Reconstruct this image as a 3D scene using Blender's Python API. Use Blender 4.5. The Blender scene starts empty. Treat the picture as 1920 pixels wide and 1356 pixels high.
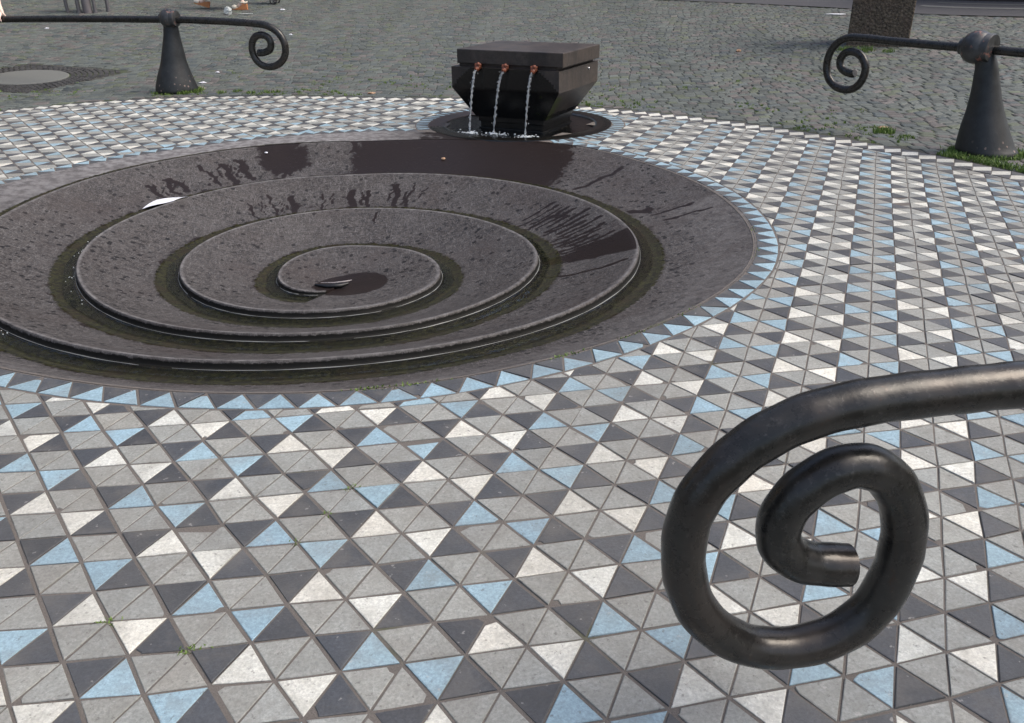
import bpy,bmesh,math,random
import numpy as np
from mathutils import Vector,Matrix
R = random.Random(7)
NR = np.random.RandomState(11)
S = 0.14                       # one tile side in metres; layout below is in tile sides
sc = bpy.context.scene
COL = sc.collection
PI = math.pi
rad = math.radians

# ------------------------------------------------------------------ survey of the place (tile units)
CX,CY = 4.489,20.305
BORDER = [34.75,33.93,33.19,32.55,32.03,31.65,31.38,31.2,31.1,31.04,30.98,30.88,31.0,31.92,32.42,33.2,33.21,32.89,34.16,35.44,36.73,38.0,39.21,40.31,41.26,42.04,42.19,41.48,41.04,40.5,39.74,39.14,38.56,37.97,37.76,37.42,37.15,36.67,36.52,36.52,36.73,36.79,36.93,37.12,37.28,37.59,37.92,38.18,38.41,38.69,38.97,39.18,39.37,39.58,39.79,39.99,40.23,40.49,40.73,40.8,40.89,41.07,40.97,40.74,40.23,39.8,39.56,38.81,38.02,37.23,36.44,35.61]
RIM = [17.94,17.89,17.84,17.8,17.77,17.83,17.92,18.05,18.15,18.1,17.95,17.85,17.85,17.95,18.2,18.84,18.86,18.86,18.79,18.69,18.6,18.51,18.4,18.32,18.25,18.24,18.23,18.29,18.38,18.48,18.58,18.68,18.66,18.62,18.55,18.46,18.35,18.23,18.09,17.95,17.8,17.66,17.52,17.38,17.26,17.15,17.06,16.99,16.95,16.93,17.03,17.14,17.26,17.39,17.52,17.65,17.76,17.83,17.89,17.95,18.01,18.07,18.14,18.22,18.31,18.38,18.38,18.32,18.23,18.13,18.04,17.98]
LEDGE = [16.46,16.22,15.87,15.74,16.21,16.24,15.95,15.42,15.01,14.69,14.34,14.28,14.3,14.27,14.31,14.27,13.97,13.46,12.85,12.33,11.95,11.71,11.59,11.46,11.87,11.82,11.55,11.33,10.98,10.66,10.47,10.29,10.08,9.95,9.92,9.7,9.45,9.17,8.71,8.17,7.83,7.65,7.59,7.66,7.67,7.63,7.49,7.26,6.98,6.71,6.47,6.21,5.92,5.73,5.62,5.38,5.11,4.71,4.35,4.06,3.83,3.61,3.55,3.64,3.63,3.43,3.18,2.94,2.76,2.58,2.38,2.12,1.79,1.61]
WARP = [[0.3168,-0.0942],[0.553,-0.1375],[0.3082,0.3068],[-0.3302,1.2682],[-0.1818,1.0267],[0.3509,-0.1437],[1.5006,1.483],[0.5882,1.2973],[-0.873,-0.239],[1.203,-0.8177],[0.6957,1.15],[-1.0033,-1.3089],[0.8533,-1.4517],[0.8987,2.9193],[1.5482,-1.2768],[-4.6622,-1.6875],[2.8542,-0.1359],[-0.2885,-0.1224],[0.1116,0.6456],[-1.4412,-0.4843],[1.2701,-0.0201]]

def polar(tab, th):
    x = (math.degrees(th) % 360) / 5.0
    k = int(x) % 72; f = x - int(x)
    return tab[k] * (1 - f) + tab[(k + 1) % 72] * f

def smooth_table(tab, n):
    t = list(tab)
    for _ in range(n):
        t = [(t[i - 1] + 2 * t[i] + t[(i + 1) % 72]) / 4 for i in range(72)]
    return t
RIM = smooth_table(RIM, 1)
BORDER = smooth_table(BORDER, 1)

def ss(a, b, x):
    t = min(1, max(0, (x - a) / (b - a))); return t * t * (3 - 2 * t)

def ground_z(x, y):
    """flat paving, then the cobbled square rises gently away from the fountain"""
    r = math.hypot(x - CX, y - CY)
    d = r - (polar(BORDER, math.atan2(y - CY, x - CX)) + 3)
    if d <= 0: return 0.0
    z = .066 * (d * d / 16 if d < 8 else d - 4)
    return z if z < 4.5 else 4.5 + 1 - math.exp(-(z - 4.5))

EXPO = [(i, j) for i in range(6) for j in range(6 - i)]
def lat(i, j):
    """lattice vertex of the laid tiles, with the drift of hand-laid rows"""
    x = i + .5 * j; y = -j * math.sqrt(.75)
    u = (min(40, max(-24, x)) - 10) / 30; v = (min(56, max(-9.5, y)) - 20) / 30
    dx = dy = 0.0
    for (a, b), c in zip(EXPO, WARP):
        m = u ** a * v ** b; dx += c[0] * m; dy += c[1] * m
    return (x + dx, y + dy)

def zt(t):
    return 0.0 if t < .3 else -.02 - 1.17 * (t - .3) + .075 * (t - .3) ** 2
T_END = 3.70
def ledge(t):
    x = (t - .1) / .05
    x = min(len(LEDGE) - 1.001, max(0, x)); k = int(x); f = x - k
    a = LEDGE[max(0, k - 1)]; b = LEDGE[k]; c = LEDGE[k + 1]; d = LEDGE[min(len(LEDGE) - 1, k + 2)]
    v = b + .5 * f * (c - a + f * (2 * a - 5 * b + 4 * c - d + f * (3 * (b - c) + d - a)))
    if t < .25:
        w = ss(.1, .24, t); v = polar(RIM, 2 * PI * t) * (1 - w) + 15.75 * w
    return v

def wall_h(s):
    return (.04 + .27 * ss(.30, .66, s)) * (1 if s < T_END - .25 else .6 + .4 * ss(T_END, T_END - .25, s))
def chan_w(s, room):
    return min(.30 * ss(.2, .3, s) + .06 + .72 * ss(.32, .75, s), .55 * room)
# ------------------------------------------------------------------ object helpers
def tag(o, label=None, cat=None, group=None, kind=None):
    if label: o['label'] = label
    if cat: o['category'] = cat
    if group: o['group'] = group
    if kind: o['kind'] = kind
    return o

def empty(name, loc, label, cat, group=None):
    o = bpy.data.objects.new(name, None); COL.objects.link(o)
    o.location = Vector(loc) * S; o.empty_display_size = .1
    return tag(o, label, cat, group)

class MB:
    """collects verts and faces in tile units; build() makes one mesh object"""
    def __init__(s): s.v = []; s.f = []; s.m = []; s.c = []
    def add(s, vs, fs, mi=0, col=None):
        b = len(s.v); s.v.extend(tuple(map(float, p)) for p in vs)
        for f in fs:
            s.f.append(tuple(b + k for k in f)); s.m.append(mi); s.c.append(col or (1, 1, 1, 1))
    def box(s, c, sx, sy, sz, ax=(1, 0), mi=0, col=None, taper=None):
        ux = Vector((ax[0], ax[1], 0)).normalized(); uy = Vector((-ux.y, ux.x, 0)); c = Vector(c)
        tx, ty = taper or (1, 1); vs = []
        for z, kx, ky in ((-sz / 2, tx, ty), (sz / 2, 1, 1)):
            for a, b in ((-1, -1), (1, -1), (1, 1), (-1, 1)):
                vs.append(c + ux * (a * sx / 2 * kx) + uy * (b * sy / 2 * ky) + Vector((0, 0, z)))
        s.add(vs, [(3, 2, 1, 0), (4, 5, 6, 7), (0, 1, 5, 4), (1, 2, 6, 5), (2, 3, 7, 6), (3, 0, 4, 7)], mi, col)
    def tube(s, pts, r, n=16, mi=0, cap=True, col=None):
        pts = [Vector(p) for p in pts]; rs = r if isinstance(r, (list, tuple)) else [r] * len(pts)
        rings = []; up = None
        for i, p in enumerate(pts):
            d = (pts[min(i + 1, len(pts) - 1)] - pts[max(i - 1, 0)]).normalized()
            if up is None:
                up = Vector((0, 0, 1)) if abs(d.z) < .9 else Vector((1, 0, 0))
            a = d.cross(up).normalized(); b = a.cross(d).normalized(); up = b
            rings.append([p + (a * math.cos(2 * PI * k / n) + b * math.sin(2 * PI * k / n)) * rs[i] for k in range(n)])
        vs = [q for ring in rings for q in ring]; fs = []
        for i in range(len(pts) - 1):
            for k in range(n):
                fs.append((i * n + k, i * n + (k + 1) % n, (i + 1) * n + (k + 1) % n, (i + 1) * n + k))
        if cap:
            fs.append(tuple(range(n - 1, -1, -1))); L = (len(pts) - 1) * n; fs.append(tuple(L + k for k in range(n)))
        s.add(vs, fs, mi, col)
    def lathe(s, rows, n=48, mi=0, cap=True, col=None):
        """rows of (cx, cy, z, r)"""
        vs = []; fs = []
        for cx, cy, z, r in rows:
            for k in range(n):
                a = 2 * PI * k / n; vs.append((cx + r * math.cos(a), cy + r * math.sin(a), z))
        for i in range(len(rows) - 1):
            for k in range(n):
                fs.append((i * n + k, i * n + (k + 1) % n, (i + 1) * n + (k + 1) % n, (i + 1) * n + k))
        if cap:
            fs.append(tuple(range(n - 1, -1, -1))); L = (len(rows) - 1) * n; fs.append(tuple(L + k for k in range(n)))
        s.add(vs, fs, mi, col)
    def sphere(s, c, r, nu=20, nv=12, mi=0, sc=(1, 1, 1), col=None):
        vs = []; fs = []
        for i in range(nv + 1):
            a = PI * i / nv
            for k in range(nu):
                b = 2 * PI * k / nu
                vs.append((c[0] + r * sc[0] * math.sin(a) * math.cos(b), c[1] + r * sc[1] * math.sin(a) * math.sin(b), c[2] - r * sc[2] * math.cos(a)))
        for i in range(nv):
            for k in range(nu):
                fs.append((i * nu + k, i * nu + (k + 1) % nu, (i + 1) * nu + (k + 1) % nu, (i + 1) * nu + k))
        s.add(vs, fs, mi, col)
    def build(s, name, mats, parent=None, smooth=None, colour=False, weld=0, up=False):
        me = bpy.data.meshes.new(name)
        off = parent.matrix_basis.translation if parent is not None else Vector((0, 0, 0))
        gp = parent.parent if parent is not None else None
        while gp is not None: off = off + gp.matrix_basis.translation; gp = gp.parent
        co = np.array(s.v, dtype=np.float64) * S - np.array(off)
        me.from_pydata(co.tolist(), [], s.f)
        for m in (mats if isinstance(mats, (list, tuple)) else [mats]): me.materials.append(m)
        me.polygons.foreach_set('material_index', s.m)
        if colour:
            ca = me.color_attributes.new('tint', 'FLOAT_COLOR', 'CORNER')
            arr = np.repeat(np.array(s.c, dtype=np.float32), [len(f) for f in s.f], axis=0)
            ca.data.foreach_set('color', arr.ravel())
        me.validate(); me.update()
        if weld or smooth is not None:
            bm = bmesh.new(); bm.from_mesh(me)
            if weld: bmesh.ops.remove_doubles(bm, verts=bm.verts, dist=weld)
            bmesh.ops.recalc_face_normals(bm, faces=bm.faces)
            if up and sum(f.normal.z for f in bm.faces) < 0: bmesh.ops.reverse_faces(bm, faces=bm.faces)
            if smooth is not None:
                for f in bm.faces: f.smooth = True
                lim = rad(smooth)
                for e in bm.edges:
                    if len(e.link_faces) == 2 and e.calc_face_angle(0) > lim: e.smooth = False
            bm.to_mesh(me); bm.free()
        o = bpy.data.objects.new(name, me); COL.objects.link(o)
        if parent is not None: o.parent = parent
        return o

def bevel(o, w, seg=2, ang=35):
    m = o.modifiers.new('bevel', 'BEVEL'); m.width = w * S; m.segments = seg; m.limit_method = 'ANGLE'; m.angle_limit = rad(ang)
    return o

def catmull(P, n=6):
    P = [Vector(p) for p in P]; out = []
    for i in range(len(P) - 1):
        a = P[max(0, i - 1)]; b = P[i]; c = P[i + 1]; d = P[min(len(P) - 1, i + 2)]
        for k in range(n):
            f = k / n
            out.append(b + .5 * f * ((c - a) + f * ((2 * a - 5 * b + 4 * c - d) + f * (3 * (b - c) + d - a))))
    out.append(P[-1]); return out

# ------------------------------------------------------------------ material helpers
class N:
    def __init__(s, name):
        s.m = bpy.data.materials.new(name); s.m.use_nodes = True; s.t = s.m.node_tree
        s.b = s.t.nodes['Principled BSDF']; s.tc = None
    def n(s, typ, **kw):
        o = s.t.nodes.new(typ)
        for k, v in kw.items():
            if k in o.inputs.keys() if hasattr(o.inputs, 'keys') else False: s.set(o.inputs[k], v)
            else: setattr(o, k, v)
        return o
    def set(s, inp, v):
        if hasattr(v, 'is_output') or isinstance(v, bpy.types.NodeSocket): s.t.links.new(v, inp)
        else: inp.default_value = v
    def obj(s):
        if not s.tc: s.tc = s.t.nodes.new('ShaderNodeTexCoord')
        return s.tc.outputs['Object']
    def noise(s, scale, detail=4, rough=.6, vec=None, dist=0):
        o = s.t.nodes.new('ShaderNodeTexNoise'); o.inputs['Scale'].default_value = scale; o.inputs['Detail'].default_value = detail
        o.inputs['Roughness'].default_value = rough; o.inputs['Distortion'].default_value = dist
        s.t.links.new(vec or s.obj(), o.inputs['Vector']); return o.outputs['Fac']
    def voro(s, scale, feature='F1', vec=None, out='Distance', rnd=1):
        o = s.t.nodes.new('ShaderNodeTexVoronoi'); o.feature = feature; o.inputs['Scale'].default_value = scale
        o.inputs['Randomness'].default_value = rnd
        s.t.links.new(vec or s.obj(), o.inputs['Vector']); return o.outputs[out]
    def map(s, v, a, b, c=0, d=1, smooth=True):
        o = s.t.nodes.new('ShaderNodeMapRange'); o.interpolation_type = 'SMOOTHSTEP' if smooth else 'LINEAR'
        s.set(o.inputs['Value'], v); 
        for k, x in zip(('From Min', 'From Max', 'To Min', 'To Max'), (a, b, c, d)): o.inputs[k].default_value = x
        return o.outputs['Result']
    def math(s, op, a, b=0.0):
        o = s.t.nodes.new('ShaderNodeMath'); o.operation = op; s.set(o.inputs[0], a); s.set(o.inputs[1], b); return o.outputs[0]
    def mix(s, f, a, b, mode='MIX'):
        o = s.t.nodes.new('ShaderNodeMix'); o.data_type = 'RGBA'; o.blend_type = mode
        s.set(o.inputs[0], f); 
        for i, v in ((6, a), (7, b)):
            if isinstance(v, bpy.types.NodeSocket): s.t.links.new(v, o.inputs[i])
            else: o.inputs[i].default_value = (*v, 1) if len(v) == 3 else v
        return o.outputs[2]
    def vmap(s, scale, vec=None):
        o = s.t.nodes.new('ShaderNodeMapping'); o.inputs['Scale'].default_value = scale
        s.t.links.new(vec or s.obj(), o.inputs['Vector']); return o.outputs[0]
    def attr(s, name, out='Color'):
        o = s.t.nodes.new('ShaderNodeAttribute'); o.attribute_name = name; return o.outputs[out]
    def sep(s, c):
        o = s.t.nodes.new('ShaderNodeSeparateColor'); s.t.links.new(c, o.inputs[0]); return o.outputs
    def bump(s, h, strength=.3, dist=.01):
        o = s.t.nodes.new('ShaderNodeBump'); o.inputs['Strength'].default_value = strength; o.inputs['Distance'].default_value = dist
        s.set(o.inputs['Height'], h); s.t.links.new(o.outputs[0], s.b.inputs['Normal']); return o
    def out(s, col=None, rough=None, metal=None, spec=None):
        for k, v in (('Base Color', col), ('Roughness', rough), ('Metallic', metal), ('Specular IOR Level', spec)):
            if v is None: continue
            if isinstance(v, (tuple, list)) and len(v) == 3: v = (*v, 1)
            s.set(s.b.inputs[k], v)
        return s.m

def mat_plain(name, col, rough=.6, metal=0, var=.15, scale=30, bump=.1):
    a = N(name); n = a.noise(scale, 5)
    c = a.mix(n, tuple(x * (1 - var) for x in col), tuple(min(1, x * (1 + var)) for x in col))
    a.bump(n, bump, .004)
    return a.out(c, rough, metal)

# mosaic tiles: tint colour per tile (dyed stone), fine grain, dirt
def mat_tile():
    a = N('mosaic_tile'); t = a.attr('tint'); al = a.attr('tint', 'Alpha')
    g = a.noise(110, 6, .8); g2 = a.noise(7, 5, .65); g3 = a.noise(38, 4, .65, a.vmap((1, 2.6, 1)), .6); g4 = a.noise(22, 6, .75)
    c = a.mix(a.map(g, .38, .62), a.mix(1, t, (.74, .74, .745), 'MULTIPLY'), a.mix(1, t, (1.13, 1.13, 1.12), 'MULTIPLY'))
    c = a.mix(a.map(g4, .40, .62, .42, 0), c, a.mix(1, t, (.66, .65, .62), 'MULTIPLY'))
    c = a.mix(a.map(g2, .46, .68, 0, .30), c, (.17, .16, .145))
    c = a.mix(a.map(a.noise(52, 5, .75), .58, .66, 0, .55), c, (.06, .056, .05))
    c = a.mix(a.map(a.noise(.9, 4, .65), .42, .62, 0, .25), c, (.12, .115, .105))
    c = a.mix(a.map(a.noise(31, 3, .6), .66, .70, 0, .4), c, (.38, .37, .35))
    h = a.math('ADD', a.math('MULTIPLY', g, .45), a.math('MULTIPLY', g3, al))
    a.bump(a.math('ADD', h, a.math('MULTIPLY', g4, .5)), .6, .005)
    return a.out(c, a.map(g2, .3, .7, .5, .75))
def mat_grout():
    a = N('grout'); g = a.noise(260, 4, .7); b = a.noise(4, 4)
    c = a.mix(g, (.075, .065, .058), (.20, .18, .162))
    c = a.mix(a.map(b, .62, .75, 0, .6), c, (.06, .075, .025))
    a.bump(g, .8, .006); return a.out(c, .95)

def mat_bowl():
    a = N('basalt_bowl'); m = a.sep(a.attr('mask'))
    n1 = a.noise(30, 8, .75); n2 = a.noise(3.0, 5, .65); n3 = a.noise(75, 6, .8)
    dry = a.mix(a.map(n1, .42, .58), (.016, .0135, .0125), (.055, .049, .046))
    dry = a.mix(a.map(n2, .36, .66, 0, .6), dry, (.060, .055, .053))
    # pale scratches and chalky scuffs
    sc1 = a.noise(11, 4, .6, a.vmap((1, 9, 1)), 2.2); sc2 = a.noise(10, 4, .6, a.vmap((8, 1.2, 1)), 2.4); sc3 = a.noise(24, 5, .7, None, 3)
    scr = a.math('MAXIMUM', a.math('MAXIMUM', a.map(sc1, .575, .61), a.map(sc2, .58, .615)), a.map(sc3, .57, .62))
    dry = a.mix(a.math('MULTIPLY', scr, .55), dry, (.17, .162, .16))
    dry = a.mix(a.map(n3, .55, .62, 0, .5), dry, (.15, .142, .14))
    dry = a.mix(a.map(n3, .45, .38, 0, .75), dry, (.016, .014, .013))
    # dark pits and flaked spots
    pv = a.voro(15, 'F1', None, 'Distance', 1); pm = a.noise(1.9, 3)
    wob = a.math('ADD', pv, a.math('MULTIPLY', a.noise(48, 4, .7), .5))
    pit = a.math('MULTIPLY', a.map(wob, .475, .495, 1, 0), a.map(pm, .43, .49))
    dry = a.mix(a.math('MULTIPLY', pit, .95), dry, (.009, .008, .008))
    # red-brown tinge
    dry = a.mix(a.map(a.noise(1.7, 4), .45, .75, 0, .4), dry, (.038, .026, .022))
    # pale ledge edges; dry kerb paler, with sky sheen painted in
    ed = a.math('MULTIPLY', m[2], a.map(a.noise(9, 4), .3, .5, .55, 1))
    dry = a.mix(a.math('MULTIPLY', ed, .8), dry, a.mix(a.map(a.noise(16, 5), .38, .62), (.12, .113, .112), (.235, .23, .228)))
    wv = a.math('ADD', m[1], a.math('MULTIPLY', a.math('SUBTRACT', a.noise(6, 5, .65, None, .8), .5), 1.3))
    wv = a.math('ADD', wv, a.math('MULTIPLY', a.math('SUBTRACT', a.noise(30, 5, .7), .5), .7))
    wet = a.map(wv, .47, .56); damp = a.map(wv, .30, .50)
    dry = a.mix(a.math('MULTIPLY', damp, .38), dry, (.024, .02, .019))
    wc = a.mix(n1, (.013, .0095, .009), (.024, .0175, .016))
    wc = a.mix(a.map(n3, .66, .72, 0, .3), wc, (.05, .042, .035))
    c = a.mix(wet, dry, wc)
    mv = a.math('ADD', m[0], a.math('MULTIPLY', a.math('SUBTRACT', a.noise(30, 5, .7), .5), .75))
    moss = a.map(mv, .45, .6)
    mc = a.mix(a.map(a.noise(38, 6, .8), .4, .62), (.005, .005, .003), (.030, .030, .010))
    mc = a.mix(a.map(a.noise(7, 4), .45, .7, 0, .7), mc, (.02, .014, .007))
    c = a.mix(moss, c, mc)
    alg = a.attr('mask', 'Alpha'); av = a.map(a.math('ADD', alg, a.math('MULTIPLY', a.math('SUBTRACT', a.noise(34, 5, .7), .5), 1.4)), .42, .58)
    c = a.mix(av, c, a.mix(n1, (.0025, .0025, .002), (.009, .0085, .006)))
    h = a.math('ADD', a.math('MULTIPLY', n1, .5), a.math('SUBTRACT', a.math('MULTIPLY', n3, .25), a.math('MULTIPLY', pit, .4)))
    h = a.math('ADD', h, a.math('MULTIPLY', moss, a.math('MULTIPLY', a.noise(90, 4, .7), 1.2)))
    a.bump(h, .45, .006)
    rg = a.t.nodes.new('ShaderNodeMix'); rg.data_type = 'FLOAT'
    a.set(rg.inputs[0], wet); a.set(rg.inputs[2], a.map(n1, .3, .7, .5, .72)); rg.inputs[3].default_value = .38
    rg2 = a.t.nodes.new('ShaderNodeMix'); rg2.data_type = 'FLOAT'
    a.set(rg2.inputs[0], moss); a.t.links.new(rg.outputs[0], rg2.inputs[2]); rg2.inputs[3].default_value = .85
    sp_ = a.map(wet, 0, 1, .32, .12, False)
    return a.out(c, rg2.outputs[0], None, sp_)

def mat_block(name, base=(.050, .041, .036), rough=.45):
    a = N(name); m = a.sep(a.attr('tint')); n1 = a.noise(22, 6, .65); n3 = a.noise(120, 4, .7); n2 = a.noise(5, 4)
    c = a.mix(a.map(n1, .3, .7), tuple(x * .7 for x in base), tuple(x * 1.35 for x in base))
    c = a.mix(a.map(n2, .4, .7, 0, .5), c, (.075, .055, .042))
    c = a.mix(a.map(a.noise(7, 3, .5, a.vmap((1, 1, .12))), .47, .62, 0, .6), c, (.02, .017, .016))
    c = a.mix(a.map(n3, .55, .65, 0, .4), c, (.10, .09, .08))
    wv = a.math('ADD', m[1], a.math('MULTIPLY', a.math('SUBTRACT', a.noise(16, 5, .65), .5), .5))
    wet = a.map(wv, .46, .56)
    c = a.mix(wet, c, a.mix(n1, (.0035, .0032, .0028), (.012, .011, .0095)))
    c = a.mix(a.map(a.math('ADD', m[0], a.math('MULTIPLY', a.math('SUBTRACT', a.noise(20, 5), .5), .8)), .45, .65), c, a.mix(n3, (.015, .02, .005), (.075, .10, .018)))
    a.bump(a.math('ADD', n1, a.math('MULTIPLY', n3, .4)), .3, .005)
    return a.out(c, a.map(wet, 0, 1, rough, .22, False))

def mat_water(name, tint=(.9, .95, .93)):
    a = N(name); n = a.noise(13, 3, .5); n2 = a.noise(45, 2)
    a.bump(a.math('ADD', n, a.math('MULTIPLY', n2, .4)), .35, .01)
    a.b.inputs['Transmission Weight'].default_value = 1; a.b.inputs['IOR'].default_value = 1.33
    return a.out(tint, .03)

def mat_iron():
    a = N('painted_iron'); n1 = a.noise(18, 5, .65); n2 = a.noise(90, 4, .7)
    c = a.mix(a.map(n1, .3, .75), (.026, .026, .024), (.046, .044, .041))
    c = a.mix(a.map(a.math('ADD', n1, a.math('MULTIPLY', n2, .3)), .78, .86, 0, .7), c, (.055, .032, .02))
    c = a.mix(a.map(n2, .57, .66, 0, .45), c, (.10, .094, .088)); c = a.mix(a.map(a.noise(5, 4), .45, .68, 0, .5), c, (.050, .040, .034))
    a.bump(a.math('ADD', a.math('MULTIPLY', n2, .4), a.math('MULTIPLY', a.noise(9, 3), 1.2)), .25, .005)
    return a.out(c, a.map(n1, .3, .7, .2, .38), .5)
def mat_cast():
    a = N('cast_iron_post'); n1 = a.noise(14, 5, .65); n2 = a.noise(70, 4, .7)
    c = a.mix(a.map(n1, .3, .75), (.008, .0095, .010), (.020, .023, .024))
    sp = a.map(a.math('ADD', a.voro(20), a.math('MULTIPLY', a.noise(60, 3), .4)), .38, .43, 1, 0)
    hz = a.t.nodes.new('ShaderNodeSeparateXYZ'); a.t.links.new(a.obj(), hz.inputs[0])
    low = a.map(hz.outputs[2], .03, .30, 1, 0)
    sp = a.math('MULTIPLY', sp, a.math('MULTIPLY', a.map(a.noise(4, 2), .4, .55), low))
    c = a.mix(a.math('MULTIPLY', sp, .8), c, (.28, .20, .17))
    c = a.mix(a.map(n2, .66, .74, 0, .4), c, (.11, .08, .06))
    a.bump(a.math('ADD', a.math('MULTIPLY', n2, .5), n1), .35, .005)
    return a.out(c, .52)
def mat_head():
    a = N('worn_iron_head'); n1 = a.noise(11, 5, .65); n2 = a.noise(42, 4, .7)
    c = a.mix(a.map(n1, .3, .75), (.018, .019, .02), (.06, .062, .064))
    rust = a.map(a.math('ADD', a.noise(13, 5, .7), a.math('MULTIPLY', n2, .25)), .73, .79)
    c = a.mix(a.math('MULTIPLY', rust, .7), c, a.mix(n2, (.16, .045, .025), (.42, .20, .16)))
    a.bump(a.math('ADD', n2, n1), .3, .005)
    return a.out(c, a.map(n1, .3, .7, .28, .5))

def mat_sett():
    a = N('granite_sett'); t = a.attr('tint'); g = a.noise(150, 5, .75); g2 = a.noise(26, 4, .6)
    c = a.mix(a.map(g, .3, .7), a.mix(1, t, (.84, .84, .84), 'MULTIPLY'), a.mix(1, t, (1.16, 1.16, 1.15), 'MULTIPLY'))
    c = a.mix(a.map(g2, .5, .75, 0, .3), c, (.06, .066, .056))
    a.bump(a.math('ADD', g, a.math('MULTIPLY', g2, 1.5)), .5, .006)
    return a.out(c, .62)
def mat_ground():
    a = N('joint_sand'); g = a.noise(60, 5, .7); b = a.noise(1.6, 4, .6)
    cell = a.voro(9.5, 'DISTANCE_TO_EDGE', None, 'Distance', .55)
    c = a.mix(g, (.040, .040, .035), (.070, .070, .060))
    c = a.mix(a.map(b, .46, .62, 0, .75), c, (.042, .062, .018))
    a.bump(g, .6, .008)
    return a.out(c, .95)
def mat_far_setts():
    a = N('far_setts'); vec = a.vmap((1, 1, .001))
    e = a.voro(9.0, 'DISTANCE_TO_EDGE', vec, 'Distance', .6); cc = a.voro(9.0, 'F1', vec, 'Color', .6); g = a.noise(80, 4)
    s_ = a.sep(cc)
    c = a.mix(s_[0], (.095, .098, .092), (.175, .178, .168)); c = a.mix(a.map(g, .4, .7, 0, .4), c, (.08, .08, .075))
    c = a.mix(a.map(e, .02, .07, 1, 0), c, (.045, .046, .036))
    a.bump(a.map(e, 0, .12), .6, .01); return a.out(c, .7)
def mat_grass():
    a = N('grass_blade'); n = a.noise(14, 3); c = a.mix(n, (.06, .115, .018), (.17, .255, .05)); return a.out(c, .6)

M = dict(tile=mat_tile(), grout=mat_grout(), bowl=mat_bowl(), block=mat_block('wet_basalt'), ring=mat_block('red_basalt', (.040, .026, .023), .5),
         water=mat_water('water'), iron=mat_iron(), cast=mat_cast(), head=mat_head(), sett=mat_sett(), ground=mat_ground(), far=mat_far_setts(), grass=mat_grass(),
         concrete=mat_plain('lid_concrete', (.125, .13, .12), .75, 0, .2, 60, .25),
         asphalt=mat_plain('asphalt', (.055, .056, .062), .8, 0, .25, 140, .3),
         line=mat_plain('worn_line', (.14, .145, .14), .8, 0, .2, 40, .1),
         paper=mat_plain('paper', (.75, .76, .80), .7, 0, .05, 20, .05),
         wrapper=mat_plain('grey_wrapper', (.42, .45, .44), .6, 0, .2, 30, .2),
         leaf=mat_plain('dry_leaf', (.42, .27, .17), .7, 0, .3, 30, .2),
         spout=mat_plain('rusty_spout', (.20, .062, .032), .4, 0, .75, 40, .6),
         chrome=mat_plain('steel', (.6, .6, .6), .2, 1, .05, 30, 0),
         wall=mat_plain('plinth_stone', (.045, .036, .034), .8, 0, .3, 8, .2),
         greymetal=mat_plain('grey_metal', (.14, .135, .14), .5, .3, .2, 20, .1))

# ================================================================== mosaic paving
WX, WY, WR = 15.9, 40.3, 6.2            # round well under the spout block
RING = .88                               # ring of cut tiles round basin and well
BW = 1.62                                # border strip
COLS = {'W': (.67, .67, .61), 'B': (.285, .415, .49), 'D': (.064, .069, .078), 'G': (.300, .308, .288)}
pav = MB()
def clip(poly, p0, n):
    out = []
    for a, b in zip(poly, poly[1:] + poly[:1]):
        da = (a[0] - p0[0]) * n[0] + (a[1] - p0[1]) * n[1]; db = (b[0] - p0[0]) * n[0] + (b[1] - p0[1]) * n[1]
        if da >= 0: out.append(a)
        if (da >= 0) != (db >= 0):
            t = da / (da - db); out.append((a[0] + t * (b[0] - a[0]), a[1] + t * (b[1] - a[1])))
    return out
def parea(p): return .5 * sum(a[0] * b[1] - a[1] * b[0] for a, b in zip(p, p[1:] + p[:1]))
def inset(poly, d):
    n = len(poly); out = []
    for k in range(n):
        p = Vector(poly[k - 1]); q = Vector(poly[k]); r = Vector(poly[(k + 1) % n])
        e1 = (q - p); e2 = (r - q)
        if e1.length < 1e-5 or e2.length < 1e-5: return None
        e1.normalize(); e2.normalize()
        n1 = Vector((-e1.y, e1.x)); n2 = Vector((-e2.y, e2.x)); m = n1 + n2
        if m.length < 1e-4: return None
        m.normalize(); c = m.dot(n1)
        if c < .22: c = .22
        out.append(tuple(q + m * (d / c)))
    return out
def joint(e):
    a = math.degrees(math.atan2(e.y, e.x)) % 180
    return 1.38 if abs(a - 120) < 14 else (.72 if abs(a - 60) < 14 else .95)
def inset_joint(poly, d):
    """pull every edge in by its own joint width"""
    n = len(poly); out = []; L = []
    for k in range(n):
        p = Vector(poly[k]); q = Vector(poly[(k + 1) % n]); e = q - p
        if e.length < 1e-5: return None
        w = d * joint(e) * R.uniform(.8, 1.25); e.normalize(); nn = Vector((-e.y, e.x)); L.append((p + nn * w, e))
    for k in range(n):
        p, e = L[k - 1]; q, f = L[k]; den = e.x * f.y - e.y * f.x
        if abs(den) < .15: out.append(tuple(q)); continue
        t = ((q.x - p.x) * f.y - (q.y - p.y) * f.x) / den; out.append(tuple(p + e * t))
    return out
def dedupe(p, eps=.03):
    o = []
    for a in p:
        if not o or math.hypot(a[0] - o[-1][0], a[1] - o[-1][1]) > eps: o.append(a)
    while len(o) > 2 and math.hypot(o[0][0] - o[-1][0], o[0][1] - o[-1][1]) < eps: o.pop()
    return o
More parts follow.
